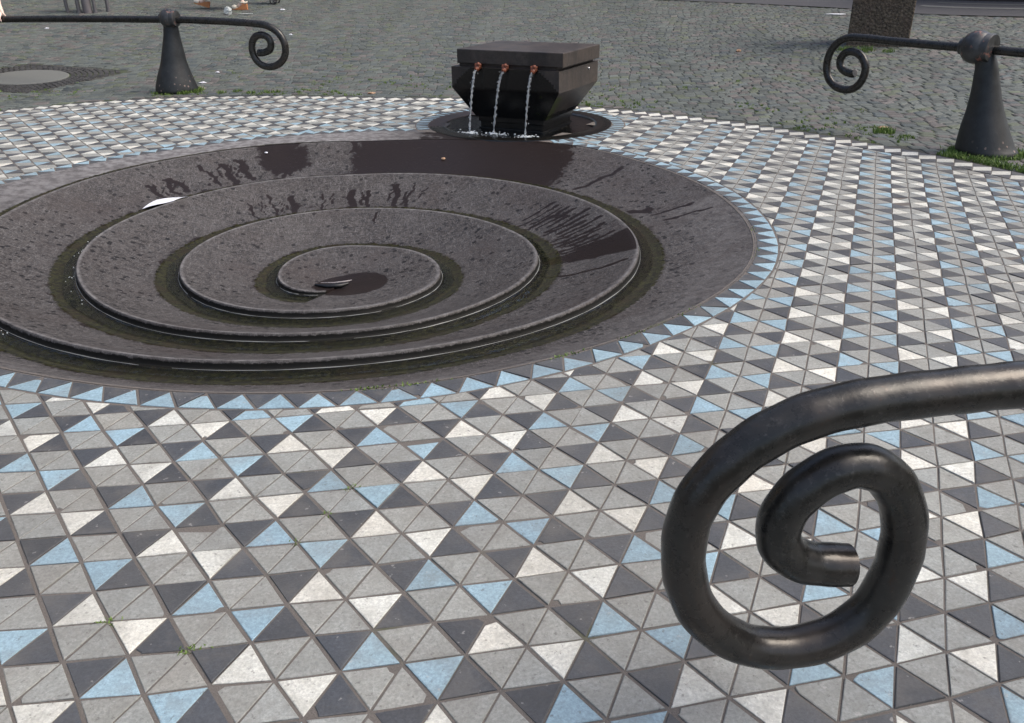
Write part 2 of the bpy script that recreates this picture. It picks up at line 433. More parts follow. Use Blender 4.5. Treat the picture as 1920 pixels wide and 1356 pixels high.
def lay_tile(poly, key, gap=.024):
    poly = dedupe(poly)
    if len(poly) < 3: return
    if parea(poly) < 0: poly = poly[::-1]
    if parea(poly) < .04: return
    if R.random() < .11 and len(poly) == 3:
        k = R.randrange(3); A_, B_, C_ = Vector(poly[k]), Vector(poly[k - 1]), Vector(poly[(k + 1) % 3])
        f1, f2 = R.uniform(.10, .26), R.uniform(.10, .26); mid_ = (A_ + (B_ - A_) * f1 + A_ + (C_ - A_) * f2) / 2 + Vector((R.gauss(0, .03), R.gauss(0, .03)))
        poly = poly[:k] + [tuple(A_ + (B_ - A_) * f1), tuple(mid_), tuple(A_ + (C_ - A_) * f2)] + poly[k + 1:]
        p1 = inset(poly, gap)
    else: p1 = inset_joint(poly, gap)
    if not p1 or parea(p1) < .02: return
    p2 = inset(p1, .012)
    if not p2 or parea(p2) < .01: p2 = p1
    z = R.gauss(0, .005); tx, ty = R.gauss(0, .010), R.gauss(0, .010)
    c = Vector(p1[0])
    n = len(p1); v = []
    for q in p1: v.append((q[0], q[1], -.05))
    for q in p1: v.append((q[0] + R.gauss(0, .004), q[1] + R.gauss(0, .004), z - .010 + (q[0] - c.x) * tx + (q[1] - c.y) * ty))
    for q in p2: v.append((q[0], q[1], z + (q[0] - c.x) * tx + (q[1] - c.y) * ty))
    f = []
    for k in range(n):
        j = (k + 1) % n
        f.append((k, j, n + j, n + k)); f.append((n + k, n + j, 2 * n + j, 2 * n + k))
    f.append(tuple(range(2 * n, 3 * n)))
    b = COLS[key]; w = R.gauss(1, .06 if key != 'D' else .10); h = R.gauss(0, .012)
    if key == 'B': w = R.gauss(1, .09)
    col = (b[0] * w * (1 + h), b[1] * w, b[2] * w * (1 - h), 1.0 if key == 'W' else .25)
    pav.add(v, f, 0, col)

def rim_at(P): return polar(RIM, math.atan2(P[1] - CY, P[0] - CX))
def bor_at(P): return polar(BORDER, math.atan2(P[1] - CY, P[0] - CX))
VC = {}
def LV(i, j):
    if (i, j) not in VC:
        x, y = lat(i, j); VC[i, j] = (x + R.gauss(0, .012), y + R.gauss(0, .012))
    return VC[i, j]
for j in range(-78, 56):
    for i in range(-75, 110):
        x0 = i + .5 * j; y0 = -j * .866
        if math.hypot(x0 - CX, y0 - CY) > 47 or math.hypot(x0 - CX, y0 - CY) < 14: continue
        for up in (True, False):
            tri = [LV(i, j), LV(i + 1, j), LV(i + 1, j - 1)] if up else [LV(i, j), LV(i + 1, j), LV(i, j + 1)]
            cx = sum(p[0] for p in tri) / 3; cy = sum(p[1] for p in tri) / 3
            r = math.hypot(cx - CX, cy - CY); rr = rim_at((cx, cy)) + RING; rb = bor_at((cx, cy)) - BW
            if r < rr - .6 or r > rb + .6: continue
            wd = math.hypot(cx - WX, cy - WY); 
            if wd < WR + RING - .6: continue
            u = ((cx - CX) / r, (cy - CY) / r)
            if r < rr + .75: tri = clip(tri, (CX + u[0] * rr, CY + u[1] * rr), u)
            if len(tri) > 2 and r > rb - .75:
                # border outline is not concentric: use its own tangent
                a = math.atan2(cy - CY, cx - CX); e = .03
                A = Vector((CX + math.cos(a - e) * (polar(BORDER, a - e) - BW), CY + math.sin(a - e) * (polar(BORDER, a - e) - BW)))
                B_ = Vector((CX + math.cos(a + e) * (polar(BORDER, a + e) - BW), CY + math.sin(a + e) * (polar(BORDER, a + e) - BW)))
                d = (B_ - A).normalized(); tri = clip(tri, tuple((A + B_) / 2), (-d.y, d.x))
            if len(tri) > 2 and wd < WR + RING + .75:
                w = ((cx - WX) / wd, (cy - WY) / wd); tri = clip(tri, (WX + w[0] * (WR + RING), WY + w[1] * (WR + RING)), w)
            if len(tri) < 3: continue
            ev = lambda q: q % 2 == 0
            key = 'G'
            if up:
                if ev(j) and ev(i): key = 'W' if ((i + j) // 2) % 2 == 0 else 'B'
                elif not ev(j) and not ev(i): key = 'D'
            else:
                if ev(j) and not ev(i): key = 'W' if ((i - 1 + j) // 2) % 2 == 0 else 'B'
                elif not ev(j) and ev(i): key = 'D'
            lay_tile(tri, key)

def walk(fn, step, a0=0.0):
    """angles around a closed polar curve at equal arc steps"""
    n = 2880; P = [fn(a0 + 2 * PI * k / n) for k in range(n + 1)]
    L = [0.0]
    for p, q in zip(P, P[1:]): L.append(L[-1] + math.hypot(q[0] - p[0], q[1] - p[1]))
    cnt = max(8, round(L[-1] / step)); out = []; k = 0
    for m in range(cnt):
        t = L[-1] * m / cnt
        while L[k + 1] < t: k += 1
        out.append(a0 + 2 * PI * (k + (t - L[k]) / (L[k + 1] - L[k])) / n)
    return out
def rimp(a, off=0):
    r = polar(RIM, a) + off; return (CX + r * math.cos(a), CY + r * math.sin(a))
A = walk(rimp, .98)
for k, a in enumerate(A):
    b = A[(k + 1) % len(A)]; b = b + 2 * PI if b < a else b; m = (a + b) / 2
    q = rimp(m, .5)
    if math.hypot(q[0] - WX, q[1] - WY) < WR + .75: continue
    lay_tile([rimp(a, RING - .04), rimp(m, .03), rimp(b, RING - .04)], 'B', .026)
    lay_tile([rimp(m - (b - a), .03), rimp(a, RING - .04), rimp(m, .03)], 'D', .026)
def welp(a, r): return (WX + r * math.cos(a), WY + r * math.sin(a))
nw = 62
for k in range(nw):
    a = 2 * PI * k / nw; b = 2 * PI * (k + .5) / nw; c_ = 2 * PI * (k + 1) / nw
    q = welp(b, WR + .5)
    if math.hypot(q[0] - CX, q[1] - CY) < rim_at(q) + .35: continue
    lay_tile([welp(a, WR + .03), welp(b - .004, WR + .03), welp(b, WR + RING - .04), welp(a, WR + RING - .04)], 'B', .02)
    lay_tile([welp(b, WR + .03), welp(c_ - .004, WR + .03), welp(c_, WR + RING - .04), welp(b, WR + RING - .04)], 'D', .02)
def borp(a, off=0):
    e = .02; p = Vector((CX + polar(BORDER, a) * math.cos(a), CY + polar(BORDER, a) * math.sin(a)))
    d = Vector((CX + polar(BORDER, a + e) * math.cos(a + e), CY + polar(BORDER, a + e) * math.sin(a + e))) - Vector((CX + polar(BORDER, a - e) * math.cos(a - e), CY + polar(BORDER, a - e) * math.sin(a - e)))
    d.normalize(); n = Vector((d.y, -d.x)); q = p + n * off; return (q.x, q.y)
A = walk(borp, 1.10)
for k, a in enumerate(A):
    b = A[(k + 1) % len(A)]; b = b + 2 * PI if b < a else b; m = (a + b) / 2; st = b - a
    lay_tile([borp(a, -.78), borp(m, -1.56), borp(b, -.78), borp(m, -.0)], 'W', .03)
    lay_tile([borp(a, -.78), borp(a - st / 2, -1.58), borp(m, -1.58)], 'D', .03)
    lay_tile([borp(a, -.78), borp(m, 0), borp(a - st / 2, 0)], 'D', .03)
print('tiles', len(pav.f))
g = pav.build('mosaic_paving', M['tile'], None, colour=True); tag(g, kind='structure')
g['label'] = 'mosaic paving of white, blue, grey and charcoal triangular tiles around the basin'
# grout bed: ring sheet between basin rim and border
bed = MB(); n = 360
for k in range(n + 1):
    a = 2 * PI * k / n
    for f in (0, .25, .5, .75, 1):
        p = rimp(a, -.1); q = borp(a, .05); bed.v.append((p[0] * (1 - f) + q[0] * f, p[1] * (1 - f) + q[1] * f, -.022))
for k in range(n):
    for t in range(4):
        bed.f.append((k * 5 + t, k * 5 + t + 1, k * 5 + t + 6, k * 5 + t + 5)); bed.m.append(0); bed.c.append((1, 1, 1, 1))
# leave the well open
keep = [(f, sum(bed.v[k][0] for k in f) / 4, sum(bed.v[k][1] for k in f) / 4) for f in bed.f]
bed.f = [f for f, x, y in keep if math.hypot(x - WX, y - WY) > WR - .9]; bed.m = [0] * len(bed.f); bed.c = [(1, 1, 1, 1)] * len(bed.f)
tag(bed.build('mortar_bed', M['grout']), kind='structure')

# ================================================================== spiral basin
basin = empty('spiral_basin', (CX, CY, 0), 'large round dark stone fountain basin with a spiral water channel', 'fountain basin')
DS = .0016
cols = []; ns = int((T_END + 1 - .1) / DS)
vco = []; msk = []
NT, NG = 30, 9
NROW = NT + NG + 5
drips = []
def drip(s, w, v0, v1, wob=.004): drips.append((s, w, v0, v1, R.uniform(0, 6), wob))
def branch(s, w, v0, v1, n_=2):
    """a run of water down the tread, breaking into thin side runs"""
    drip(s, w, v0, v1, .0022)
    for _ in range(n_): drip(s + R.uniform(-.008, .008), w * R.uniform(.25, .5), R.uniform(v0, (v0 + v1) / 2), R.uniform((v0 + v1) / 2, v1), .0035)
for s in np.linspace(1.285, 1.385, 8): branch(s + R.uniform(-.006, .006), R.uniform(.0011, .0022), R.uniform(.1, .5), R.uniform(.85, 1), 2)
for s in np.linspace(1.966, 2.058, 17): drip(s, R.uniform(.0008, .0014), R.uniform(.05, .45), R.uniform(.75, 1), .0008)
for s, w in ((2.19, .001), (2.205, .0022), (2.232, .0018), (2.243, .003), (2.272, .0008), (2.30, .0026), (2.318, .0010), (2.335, .0012)): branch(s, w, R.uniform(.15, .5), 1, 2)
drip(1.925, .0016, .1, 1, .001); drip(1.072, .0016, .2, .9, .002); drip(1.012, .003, .7, .95); drip(1.0, .001, .3, .8, .001); drip(.988, .001, .2, .75, .001); drip(3.21, .0018, .1, .4)
def wet_at(s, v, x, y):
    w = 0.0
    # broad sheet below the spouts
    e0 = 1.085 + .03 * (1 - v)
    if 1.02 < s < 1.30: w = max(w, ss(e0 - .018, e0 + .02, s) * ss(1.268, 1.228, s))
    if s < .36: w = max(w, ss(.25, .17, s) * .9)
    if 1.25 < s < 1.34: w = max(w, ss(1.262, 1.290, s) * ss(1.318, 1.294, s) * ss(1.1, .55, v))
    lo = 1.938 + .016 * v; hi = 1.972 - .004 * v
    if 1.92 < s < 2.0: w = max(w, ss(lo - .006, lo + .004, s) * ss(hi + .006, hi - .004, s))
    if 1.96 < s < 2.08: w = max(w, .38 * ss(1.96, 1.975, s) * ss(2.075, 2.03, s) * ss(.1, .4, v))
    if 1.25 < s < 1.42: w = max(w, .34 * ss(.35, .9, v) * ss(1.42, 1.36, s))
    if 2.17 < s < 2.36: w = max(w, .34 * ss(.4, .9, v) * ss(2.17, 2.2, s) * ss(2.36, 2.3, s))
    for d in drips:
        if abs(s - d[0]) < .03:
            c0 = d[0] + d[5] * math.sin(d[4] + v * 4) + .5 * d[5] * math.sin(d[4] * 2 + v * 15) + .25 * d[5] * math.sin(d[4] * 5 + v * 37)
            w = max(w, ss(d[1] * 1.7, d[1] * .5, abs(s - c0)) * ss(d[2] - .05, d[2] + .03, v) * ss(d[3] + .05, d[3] - .03, v))
    q = math.hypot((x - CX - .45) / 1.0, (y - CY + .75) / 1.0)
    w = max(w, ss(2.0, 1.45, q))
    return w
for k in range(ns + 1):
    s = .1 + (T_END + 1 - .1) * k / ns
    a = 2 * PI * s; ca, sa = math.cos(a), math.sin(a)
    inner = s <= T_END
    ro = polar(RIM, a) if s < 1.1 else ledge(s - 1)
    zo = 0.0 if s < 1.1 else zt(s - 1)
    if s < 1.1: zo = -.005
    ri = ledge(s) if inner else .02
    ri = min(ri, ro - .02)
    zi = zt(s) if inner else zt(T_END) - .42
    h = wall_h(s) if inner else 0
    gw = chan_w(s, ro - ri) if inner else 0
    zb = zi - h
    ea = ss(.9, 1.2, s)
    for t in range(NT):
        x = t / (NT - 1); x = x ** 1.0
        rr_ = ro - (ro - ri - gw) * x
        z = zo + (zb + .03 * (gw > .2) - zo) * (1 - (1 - x) ** 1.22)
        if t == 0: z -= .02 * ea
        X, Y = CX + rr_ * ca, CY + rr_ * sa
        vco.append((X, Y, z))
        dist = (rr_ - ri - gw)                   # distance outside the moss band
        moss = ss(.42, -.05, dist) * .66 * ss(.26, .42, s) if inner else 0
        wv = wet_at(s, x, X, Y)
        if inner and s > .6: wv = max(wv, .5 * ss(.55, .0, dist))
        edge = .7 * ss(.10, .0, (ro - rr_)) * (1 if s > 1.1 else .9)
        if s < 1.0: edge = max(edge, 1.25 * ss(.62, .30, s) * ss(.17, .26, s), .3 * ss(.9, .3, x))  # dry kerb painted paler to carry the sky sheen on it
        msk.append((moss, wv, edge, 0))
    for t in range(1, NG + 1):
        x = t / NG; rr_ = ri + .18 + (gw - .18) * (1 - x) if gw > .3 else ri + gw * (1 - .6 * x)
        z = zb + .03 * (1 - x) * (gw > .2) - .10 * math.sin(PI * min(1, x * 1.0)) * (gw > .3)
        vco.append((CX + rr_ * ca, CY + rr_ * sa, z)); msk.append(((.95 if inner and gw > .15 else (.75 if inner else 0)), wet_at(s, 1, CX + rr_ * ca, CY + rr_ * sa), 0, (.55 * (x > .8) if gw > .3 else .6) if inner else 0))
    kk = (1 if gw > .3 else gw * .4 / .14) if inner else 0
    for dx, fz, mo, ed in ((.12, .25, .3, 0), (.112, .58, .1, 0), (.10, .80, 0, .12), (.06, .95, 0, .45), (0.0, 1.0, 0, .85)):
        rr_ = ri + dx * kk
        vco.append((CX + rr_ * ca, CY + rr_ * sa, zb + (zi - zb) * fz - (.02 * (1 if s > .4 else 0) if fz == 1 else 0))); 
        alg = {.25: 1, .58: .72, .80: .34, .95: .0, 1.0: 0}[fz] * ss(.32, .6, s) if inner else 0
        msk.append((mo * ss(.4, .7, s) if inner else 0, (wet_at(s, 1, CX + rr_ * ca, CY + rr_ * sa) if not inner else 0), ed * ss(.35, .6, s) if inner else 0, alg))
faces = []
for k in range(ns):
    for t in range(NROW - 1):
        p = k * NROW + t; faces.append((p, p + 1, p + NROW + 1, p + NROW))
# blunt end of the innermost ledge
kT = int(round((T_END - .1) / (T_END + 1 - .1) * ns)) + 1
E0 = [ns * NROW + t for t in range(NROW)]
rowT = [kT * NROW + t for t in range(NROW)]
rowT = [q for q in rowT if math.hypot(vco[q][0] - CX, vco[q][1] - CY) < ledge(T_END) + .15]
def rq(q): return math.hypot(vco[q][0] - CX, vco[q][1] - CY)
for p, q in zip(E0, E0[1:]):
    m = [min(rowT, key=lambda z: abs(rq(z) - rq(w))) for w in (p, q)]
    faces.append((p, q, m[1], m[0]) if m[0] != m[1] else (p, q, m[0]))
me = bpy.data.meshes.new('bowl')
arr = (np.array(vco) - np.array([CX, CY, 0])) * S
me.from_pydata(arr.tolist(), [], faces)
ca_ = me.color_attributes.new('mask', 'FLOAT_COLOR', 'POINT'); ca_.data.foreach_set('color', np.array(msk, dtype=np.float32).ravel())
me.materials.append(M['bowl'])
bm = bmesh.new(); bm.from_mesh(me); 
bmesh.ops.recalc_face_normals(bm, faces=bm.faces)
up = sum(f.normal.z * f.calc_area() for f in bm.faces)
if up < 0: bmesh.ops.reverse_faces(bm, faces=bm.faces)
for f in bm.faces: f.smooth = True
for e in bm.edges:
    if len(e.link_faces) == 2 and e.calc_face_angle(0) > rad(38): e.smooth = False
bm.to_mesh(me); bm.free()
o = bpy.data.objects.new('bowl', me); COL.objects.link(o); o.parent = basin
dr = MB(); dz_ = -3.30
dr.tube([(CX - 1.15, CY - .62, dz_ + .05), (CX - .6, CY - .80, dz_), (CX + .0, CY - .78, dz_ - .01), (CX + .35, CY - .6, dz_ + .02)], [.05, .10, .12, .05], 10)
dr.build('painted_groove_shade', mat_plain('groove_shade_black', (.003, .003, .003), .4, 0, .2, 30, .1), basin, smooth=60)  # black tube painting the shade inside the groove at the curl
dr = MB(); dr.tube([(CX - .9, CY - .45, dz_ + .07), (CX - .3, CY - .56, dz_ + .07), (CX + .3, CY - .42, dz_ + .06), (CX + .5, CY - .3, dz_ + .07)], [.02, .04, .045, .02], 8)
dr.build('painted_curl_glint', mat_plain('curl_glint_pale', (.22, .20, .20), .4, 0, .4, 60, .3), basin, smooth=60)  # pale tube painting the water glint above the dark slit
# thin band of water lying in the spiral channel
wt = MB(); kk = 0
s = .62
while s < T_END:
    a = 2 * PI * s; ri = ledge(s); h = wall_h(s); zb = zt(s) - h
    gw = chan_w(s, (polar(RIM, a) if s < 1.1 else ledge(s - 1)) - ri)
    wid = gw * (.62 + .05 * math.sin(s * 41) + .04 * math.sin(s * 97))
    for f, dz in ((0, .045), (.06, .012), (.3, 0), (.7, 0), (1, -.004)):
        r_ = ri + .135 + (wid - .135) * f; wt.v.append((CX + r_ * math.cos(a), CY + r_ * math.sin(a), zb - .012 + dz))
    if kk:
        for t in range(4):
            p = (kk - 1) * 5 + t; wt.f.append((p, p + 1, p + 6, p + 5)); wt.m.append(0); wt.c.append((1, 1, 1, 1))
    kk += 1; s += .004
wt.build('channel_water', M['water'], basin, smooth=80, up=True)

sc_l = MB(); run = []  # thin pale tube painting the sky glint where water meets the wall
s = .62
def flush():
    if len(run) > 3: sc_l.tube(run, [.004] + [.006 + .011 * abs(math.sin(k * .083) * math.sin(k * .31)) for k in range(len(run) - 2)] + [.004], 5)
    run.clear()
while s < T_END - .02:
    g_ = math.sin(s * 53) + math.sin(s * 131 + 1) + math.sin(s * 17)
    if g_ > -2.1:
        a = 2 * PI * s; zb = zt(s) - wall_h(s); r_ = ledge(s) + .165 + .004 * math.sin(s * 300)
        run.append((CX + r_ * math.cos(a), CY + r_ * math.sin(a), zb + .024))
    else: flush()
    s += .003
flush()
glint_m = mat_plain('scum', (.27, .28, .27), .4, 0, .3, 60, .1)
tag(sc_l.build('painted_glint_line', glint_m, basin, smooth=70), kind='stuff')
# ================================================================== well and spout block
well = empty('round_well', (WX, WY, 0), 'round sunken stone well ring full of dark water under the spout block', 'well')
rg = MB(); n = 96
rows = [(6.2, -.06), (6.18, .02), (6.08, .045), (5.25, .03), (5.12, .0), (5.05, -.05), (5.0, -.6), (0.01, -.6)]
for r_, z in rows:
    for k in range(n):
        a = 2 * PI * k / n; rg.v.append((WX + r_ * math.cos(a), WY + r_ * math.sin(a), z))
for i in range(len(rows) - 1):
    for k in range(n):
        a = 2 * PI * (k + .5) / n
        front = ss(.1, .9, -math.sin(a + .45)); right = ss(-.2, .8, math.cos(a))
        rg.f.append((i * n + k, i * n + (k + 1) % n, (i + 1) * n + (k + 1) % n, (i + 1) * n + k)); rg.m.append(0)
        rg.c.append((.22 * right, max(front, .75 * right, .3 if i > 3 else 0), 0, 1))
rg.build('stone_ring', M['ring'], well, smooth=40, colour=True)
wd = MB(); n = 64; wd.v = [(WX, WY, -.07)]
NRG = 14
for r_ in range(1, NRG + 1):
    for k in range(n):
        a = 2 * PI * k / n; q = 5.04 * r_ / NRG
        x, y = WX + q * math.cos(a), WY + q * math.sin(a)
        z = -.07
        for lx in (-2.0, -.4, 1.9):
            d = math.hypot(x - (16.3 + .825 * lx - .565 * 4.1), y - (40.12 - .565 * lx - .825 * 4.1)); z += .03 * math.exp(-d / .8) * math.cos(d * 7)
        wd.v.append((x, y, z))
wd.f = [(0, 1 + k, 1 + (k + 1) % n) for k in range(n)] + [(1 + r_ * n + k, 1 + r_ * n + (k + 1) % n, 1 + (r_ + 1) * n + (k + 1) % n, 1 + (r_ + 1) * n + k) for r_ in range(NRG - 1) for k in range(n)]
wd.m = [0] * len(wd.f); wd.c = [(1, 1, 1, 1)] * len(wd.f)
wd.build('well_water', M['water'], well, smooth=80, up=True)

BX, BY, YAW = 16.304, 40.117, -.60
FR = Vector((math.sin(YAW), -math.cos(YAW), 0)); RT = Vector((math.cos(YAW), math.sin(YAW), 0))
def bl(x, f, z): return Vector((BX, BY, 0)) + RT * x + FR * f + Vector((0, 0, z))
block = empty('spout_block', (BX, BY, 0), 'dark stone fountain block with square cap and three rusty spouts', 'fountain spout')
cap = MB()
cap.box(bl(.276, .061, 4.48), 7.41, 6.15, .86, RT, col=(0, .0, 0, 1))
o = bevel(cap.build('cap_slab', M['block'], block, colour=True), .05)
nk = MB(); nk.box(bl(.1, 0, 3.95), 6.9, 5.9, .24, RT, col=(0, .3, 0, 1)); nk.build('neck', M['ring'], block, colour=True)
bd = MB()
secs = [(3.85, 7.565, 6.541), (3.2, 7.565, 6.541), (2.548, 7.565, 6.541), (2.1, 6.945, 6.15), (1.6, 6.25, 5.72), (1.1, 5.56, 5.28), (.715, 5.03, 4.944)]
secs = [tuple(a_ + (b_ - a_) * k_ / 5 for a_, b_ in zip(p_, q_)) for p_, q_ in zip(secs, secs[1:]) for k_ in range(5)] + [secs[-1]]
NX = 44
for i in range(len(secs) - 1):
    (z0, w0, d0), (z1, w1, d1) = secs[i], secs[i + 1]
    for side in range(4):
        for k in range(NX):
            def cor(w, d, z, f):
                t = -1 + 2 * f
                return [bl(t * w / 2, d / 2, z), bl(w / 2, -t * d / 2, z), bl(-t * w / 2, -d / 2, z), bl(-w / 2, t * d / 2, z)][side]
            f0, f1 = k / NX, (k + 1) / NX; fm = (f0 + f1) / 2; t = abs(2 * fm - 1); zc = (z0 + z1) / 2
            moss = wetv = 0.0
            if side == 0:
                lim_ = .60 + .42 * max(0, (3.85 - zc) / 1.35) ** .8; wetv = max(ss(lim_ + .12, lim_ - .1, t), ss(2.6, 2.3, zc))
                if fm > .82 and zc < 2.4: moss = .4
            elif side == 1:
                if fm < .3 and zc < 2.3: moss = .62 * ss(.32, .1, fm); wetv = .3
                wetv = max(wetv, .62 * ss(1.5, .9, zc), .3 * ss(2.7, 2.4, zc))
            else: wetv = .3
            bd.add([cor(w0, d0, z0, f0), cor(w0, d0, z0, f1), cor(w1, d1, z1, f1), cor(w1, d1, z1, f0)], [(3, 2, 1, 0)], 0, (moss, wetv, 0, 1))
bd.add([bl(-3.78, 3.27, 3.85), bl(3.78, 3.27, 3.85), bl(3.78, -3.27, 3.85), bl(-3.78, -3.27, 3.85)], [(0, 1, 2, 3)], 0, (0, .2, 0, 1))
o = bd.build('body', M['block'], block, smooth=25, colour=True, weld=.0005)
pl = MB()
pl.box(bl(0, 0, .55), 4.75, 4.75, .35, RT, col=(.2, .8, 0, 1)); pl.box(bl(0, 0, .19), 4.55, 4.55, .37, RT, col=(.1, 1, 0, 1)); pl.box(bl(0, 0, -.3), 4.72, 4.72, .6, RT, col=(.1, 1, 0, 1))
bevel(pl.build('plinth', M['block'], block, colour=True), .03)
spx = (-1.8, .13, 2.11)
for q in spx:
    sp = MB(); c0 = bl(q, 3.32, 3.92)
    sp.sphere(c0, .22, 14, 10, 0, (1.05, 1.0, .95)); sp.sphere(c0 + FR * .1 + RT * .08 + Vector((0, 0, .14)), .13, 10, 8); sp.sphere(c0 + FR * .14 + Vector((0, 0, -.12)), .17, 12, 8, 0)
    sp.sphere(c0 + RT * .15 + Vector((0, 0, .1)), .10, 10, 6); sp.sphere(c0 - RT * .15 + Vector((0, 0, .1)), .10, 10, 6)
    sp.tube([c0 + FR * .15 + Vector((0, 0, -.1)), c0 + FR * .34 + Vector((0, 0, -.16))], .1, 12)
    o = sp.build('spout', M['spout'], block, smooth=60)
b_ = MB(); b_.sphere(bl(3.80, -1.55, 3.55), .09, 12, 8); b_.build('bolt', M['chrome'], block, smooth=60)

jm = N('falling_water'); jn = jm.noise(60, 3); jm.bump(jn, .9, .02)
jm.b.inputs['Transmission Weight'].default_value = .72; jm.b.inputs['IOR'].default_value = 1.33
M['jet'] = jm.out((.93, .96, .97), .08)
land = ((-2.02, 4.30), (-.43, 3.99), (1.87, 4.11))
jl = ('water jet falling from the left spout of the fountain block', 'water jet falling from the middle spout of the fountain block', 'water jet falling from the right spout of the fountain block')
for (q, (lx, lf), lb) in zip(spx, land, jl):
    P = []; rr_ = []
    n = 46
    for k in range(n + 1):
        f = k / n; z = 3.74 - 3.82 * f * f * .82 - 3.82 * .18 * f
        P.append(bl(q + (lx - q) * f + .02 * math.sin(k * 1.9), 3.64 + (lf - 3.64) * f + .02 * math.cos(k * 2.3), z))
        rr_.append((.075 if k > 2 else .065) * (1 + .45 * math.sin(k * 1.7 + q) + R.uniform(-.3, .3)) * (1 - .25 * f))
    jt = MB(); jt.tube(P, rr_, 10)
    for k in range(16):
        f = R.random(); i_ = int(f * n); jt.sphere(P[i_] + Vector((R.gauss(0, .09), R.gauss(0, .09), 0)), R.uniform(.018, .045), 6, 4)
    o = jt.build('water_jet', M['jet'], smooth=70); tag(o, lb, 'water jet', 'water jets of the fountain')
fm = mat_plain('foam', (.72, .76, .77), .3, 0, .15, 60, .3)
fo = MB()
for (lx, lf) in land:
    for k in range(60):
        d = abs(R.gauss(0, .45)); a = R.uniform(0, 2 * PI)
        fo.sphere(bl(lx + d * math.cos(a) * 1.3 + .15, lf + d * math.sin(a) * .7, -.05 + R.uniform(0, .05)), R.uniform(.015, .06), 6, 4, 0, (1.3, 1.3, .7))
for k in range(40):
    q = R.uniform(-3.2, 3.4); fo.sphere(bl(q, 4.55 + R.gauss(0, .12) - .02 * q * q, .03 if False else -.05), R.uniform(.012, .035), 6, 4)
tag(fo.build('foam', fm, smooth=70), kind='stuff')

# sparkling drops drifting on the channel water stay small: a few bubbles
bb = MB()
for (s0, n_, sd) in ((1.47, 26, .012), (.575, 22, .006), (.62, 5, .01), (1.55, 10, .02)):
    for k in range(n_):
        s = s0 + R.gauss(0, sd); s = max(s, .5); ri = ledge(s); a = 2 * PI * s
        zb = zt(s) - wall_h(s); r_ = ri + R.uniform(.12, .6)
        bb.sphere((CX + r_ * math.cos(a), CY + r_ * math.sin(a), zb), R.uniform(.008, .024), 6, 4)
tag(bb.build('bubbles', fm, smooth=70), kind='stuff')

# ================================================================== railings
def noise1(x): return math.sin(x * 12.9898) * math.sin(x * 4.1)
def make_post(parent, base, lean, rows, name='post'):
    """base: ground point; lean: unit direction of the lean; rows (z, offset along lean, radius)"""
    p = MB(); rr_ = []
    pts = catmull([(z, c, r) for z, c, r in rows], 5)
    p.lathe([(base[0] + lean[0] * q[1], base[1] + lean[1] * q[1], q[0] + base[2], q[2]) for q in pts], 56)
    return p.build(name, M['cast'], parent, smooth=50)
def make_head(parent, c, r, d, front):
    h = MB(); h.sphere(c, r, 28, 18)
    c = Vector(c); d = Vector((d[0], d[1], 0)).normalized()
    h.tube([c + d * (r * .2), c + d * (r * .90), c + d * (r * .98), c + d * (r * .98)], [r * .84, r * .84, r * .80, r * .5], 28)
    h.tube([c - d * (r * .7), c - d * (r * 1.02), c - d * (r * 1.05)], [r * .55, r * .5, r * .42], 24)
    return h.build('head', M['head'], parent, smooth=50)
def make_bar(parent, P0, d, pts, r, ext=None, tip=1):
    P = [(P0[0] + d[0] * s, P0[1] + d[1] * s, z) for s, z in pts]
    C = catmull(P, 7); b = MB()
    rs = [r * (1 + .015 * math.sin(i * .7)) for i in range(len(C))]
    b.tube(C, rs, 22); return b.build('bar', M['iron'], parent, smooth=60)
SCL = [(-17.25,5.6),(-8.36,5.7),(0.01,5.72),(3.12,5.68),(5.45,5.61),(7.35,5.53),(8.63,5.43),(9.35,5.22),(9.96,4.82),(10.35,4.24),(10.45,3.61),(10.27,3.03),(9.86,2.57),(9.25,2.28),(8.58,2.22),(7.99,2.40),(7.59,2.79),(7.4,3.3),(7.41,3.81),(7.6,4.26),(7.96,4.56),(8.43,4.65),(8.89,4.52),(9.14,4.22),(9.17,3.84),(8.95,3.5),(8.45,3.31),(7.94,3.27)]
SCR = [(14,5.3),(9,5.36),(5,5.4),(2.39,5.43),(0,5.46),(-2.5,5.46),(-5.41,5.5),(-7.07,5.55),(-8.08,5.5),(-8.79,5.2),(-9.24,4.69),(-9.42,4.08),(-9.37,3.48),(-9.1,2.97),(-8.62,2.61),(-8.03,2.46),(-7.47,2.5),(-6.98,2.77),(-6.69,3.24),(-6.62,3.8),(-6.84,4.3),(-7.28,4.63),(-7.83,4.71),(-8.28,4.54),(-8.48,4.16),(-8.37,3.77),(-8.01,3.53),(-7.5,3.44),(-7.3,3.5)]
SCF = [(17,5.58),(11,5.57),(6,5.565),(3.4,5.56),(2.099,5.557),(1.571,5.542),(1.061,5.519),(.555,5.492),(.056,5.445),(-.43,5.35),(-.84,5.19),(-1.212,4.956),(-1.514,4.655),(-1.75,4.301),(-1.872,3.886),(-1.887,3.422),(-1.80,2.929),(-1.596,2.448),(-1.236,2.03),(-.80,1.76),(-.33,1.665),(.151,1.72),(.583,1.945),(.88,2.34),(1.02,2.854),(1.04,3.301),(.972,3.743),(.79,4.16),(.52,4.45),(.20,4.57),(-.13,4.5),(-.435,4.28),(-.635,3.976),(-.68,3.644),(-.56,3.35),(-.28,3.145),(.03,3.07),(.35,3.025)]
PR = [(-.05,0,1.58),(.05,0,1.66),(.22,0,1.73),(.7,0,1.62),(1.39,.02,1.39),(2.37,.11,1.07),(3.34,.21,.88),(4.35,.30,.68),(5.05,.36,.6),(5.6,.38,.56)]
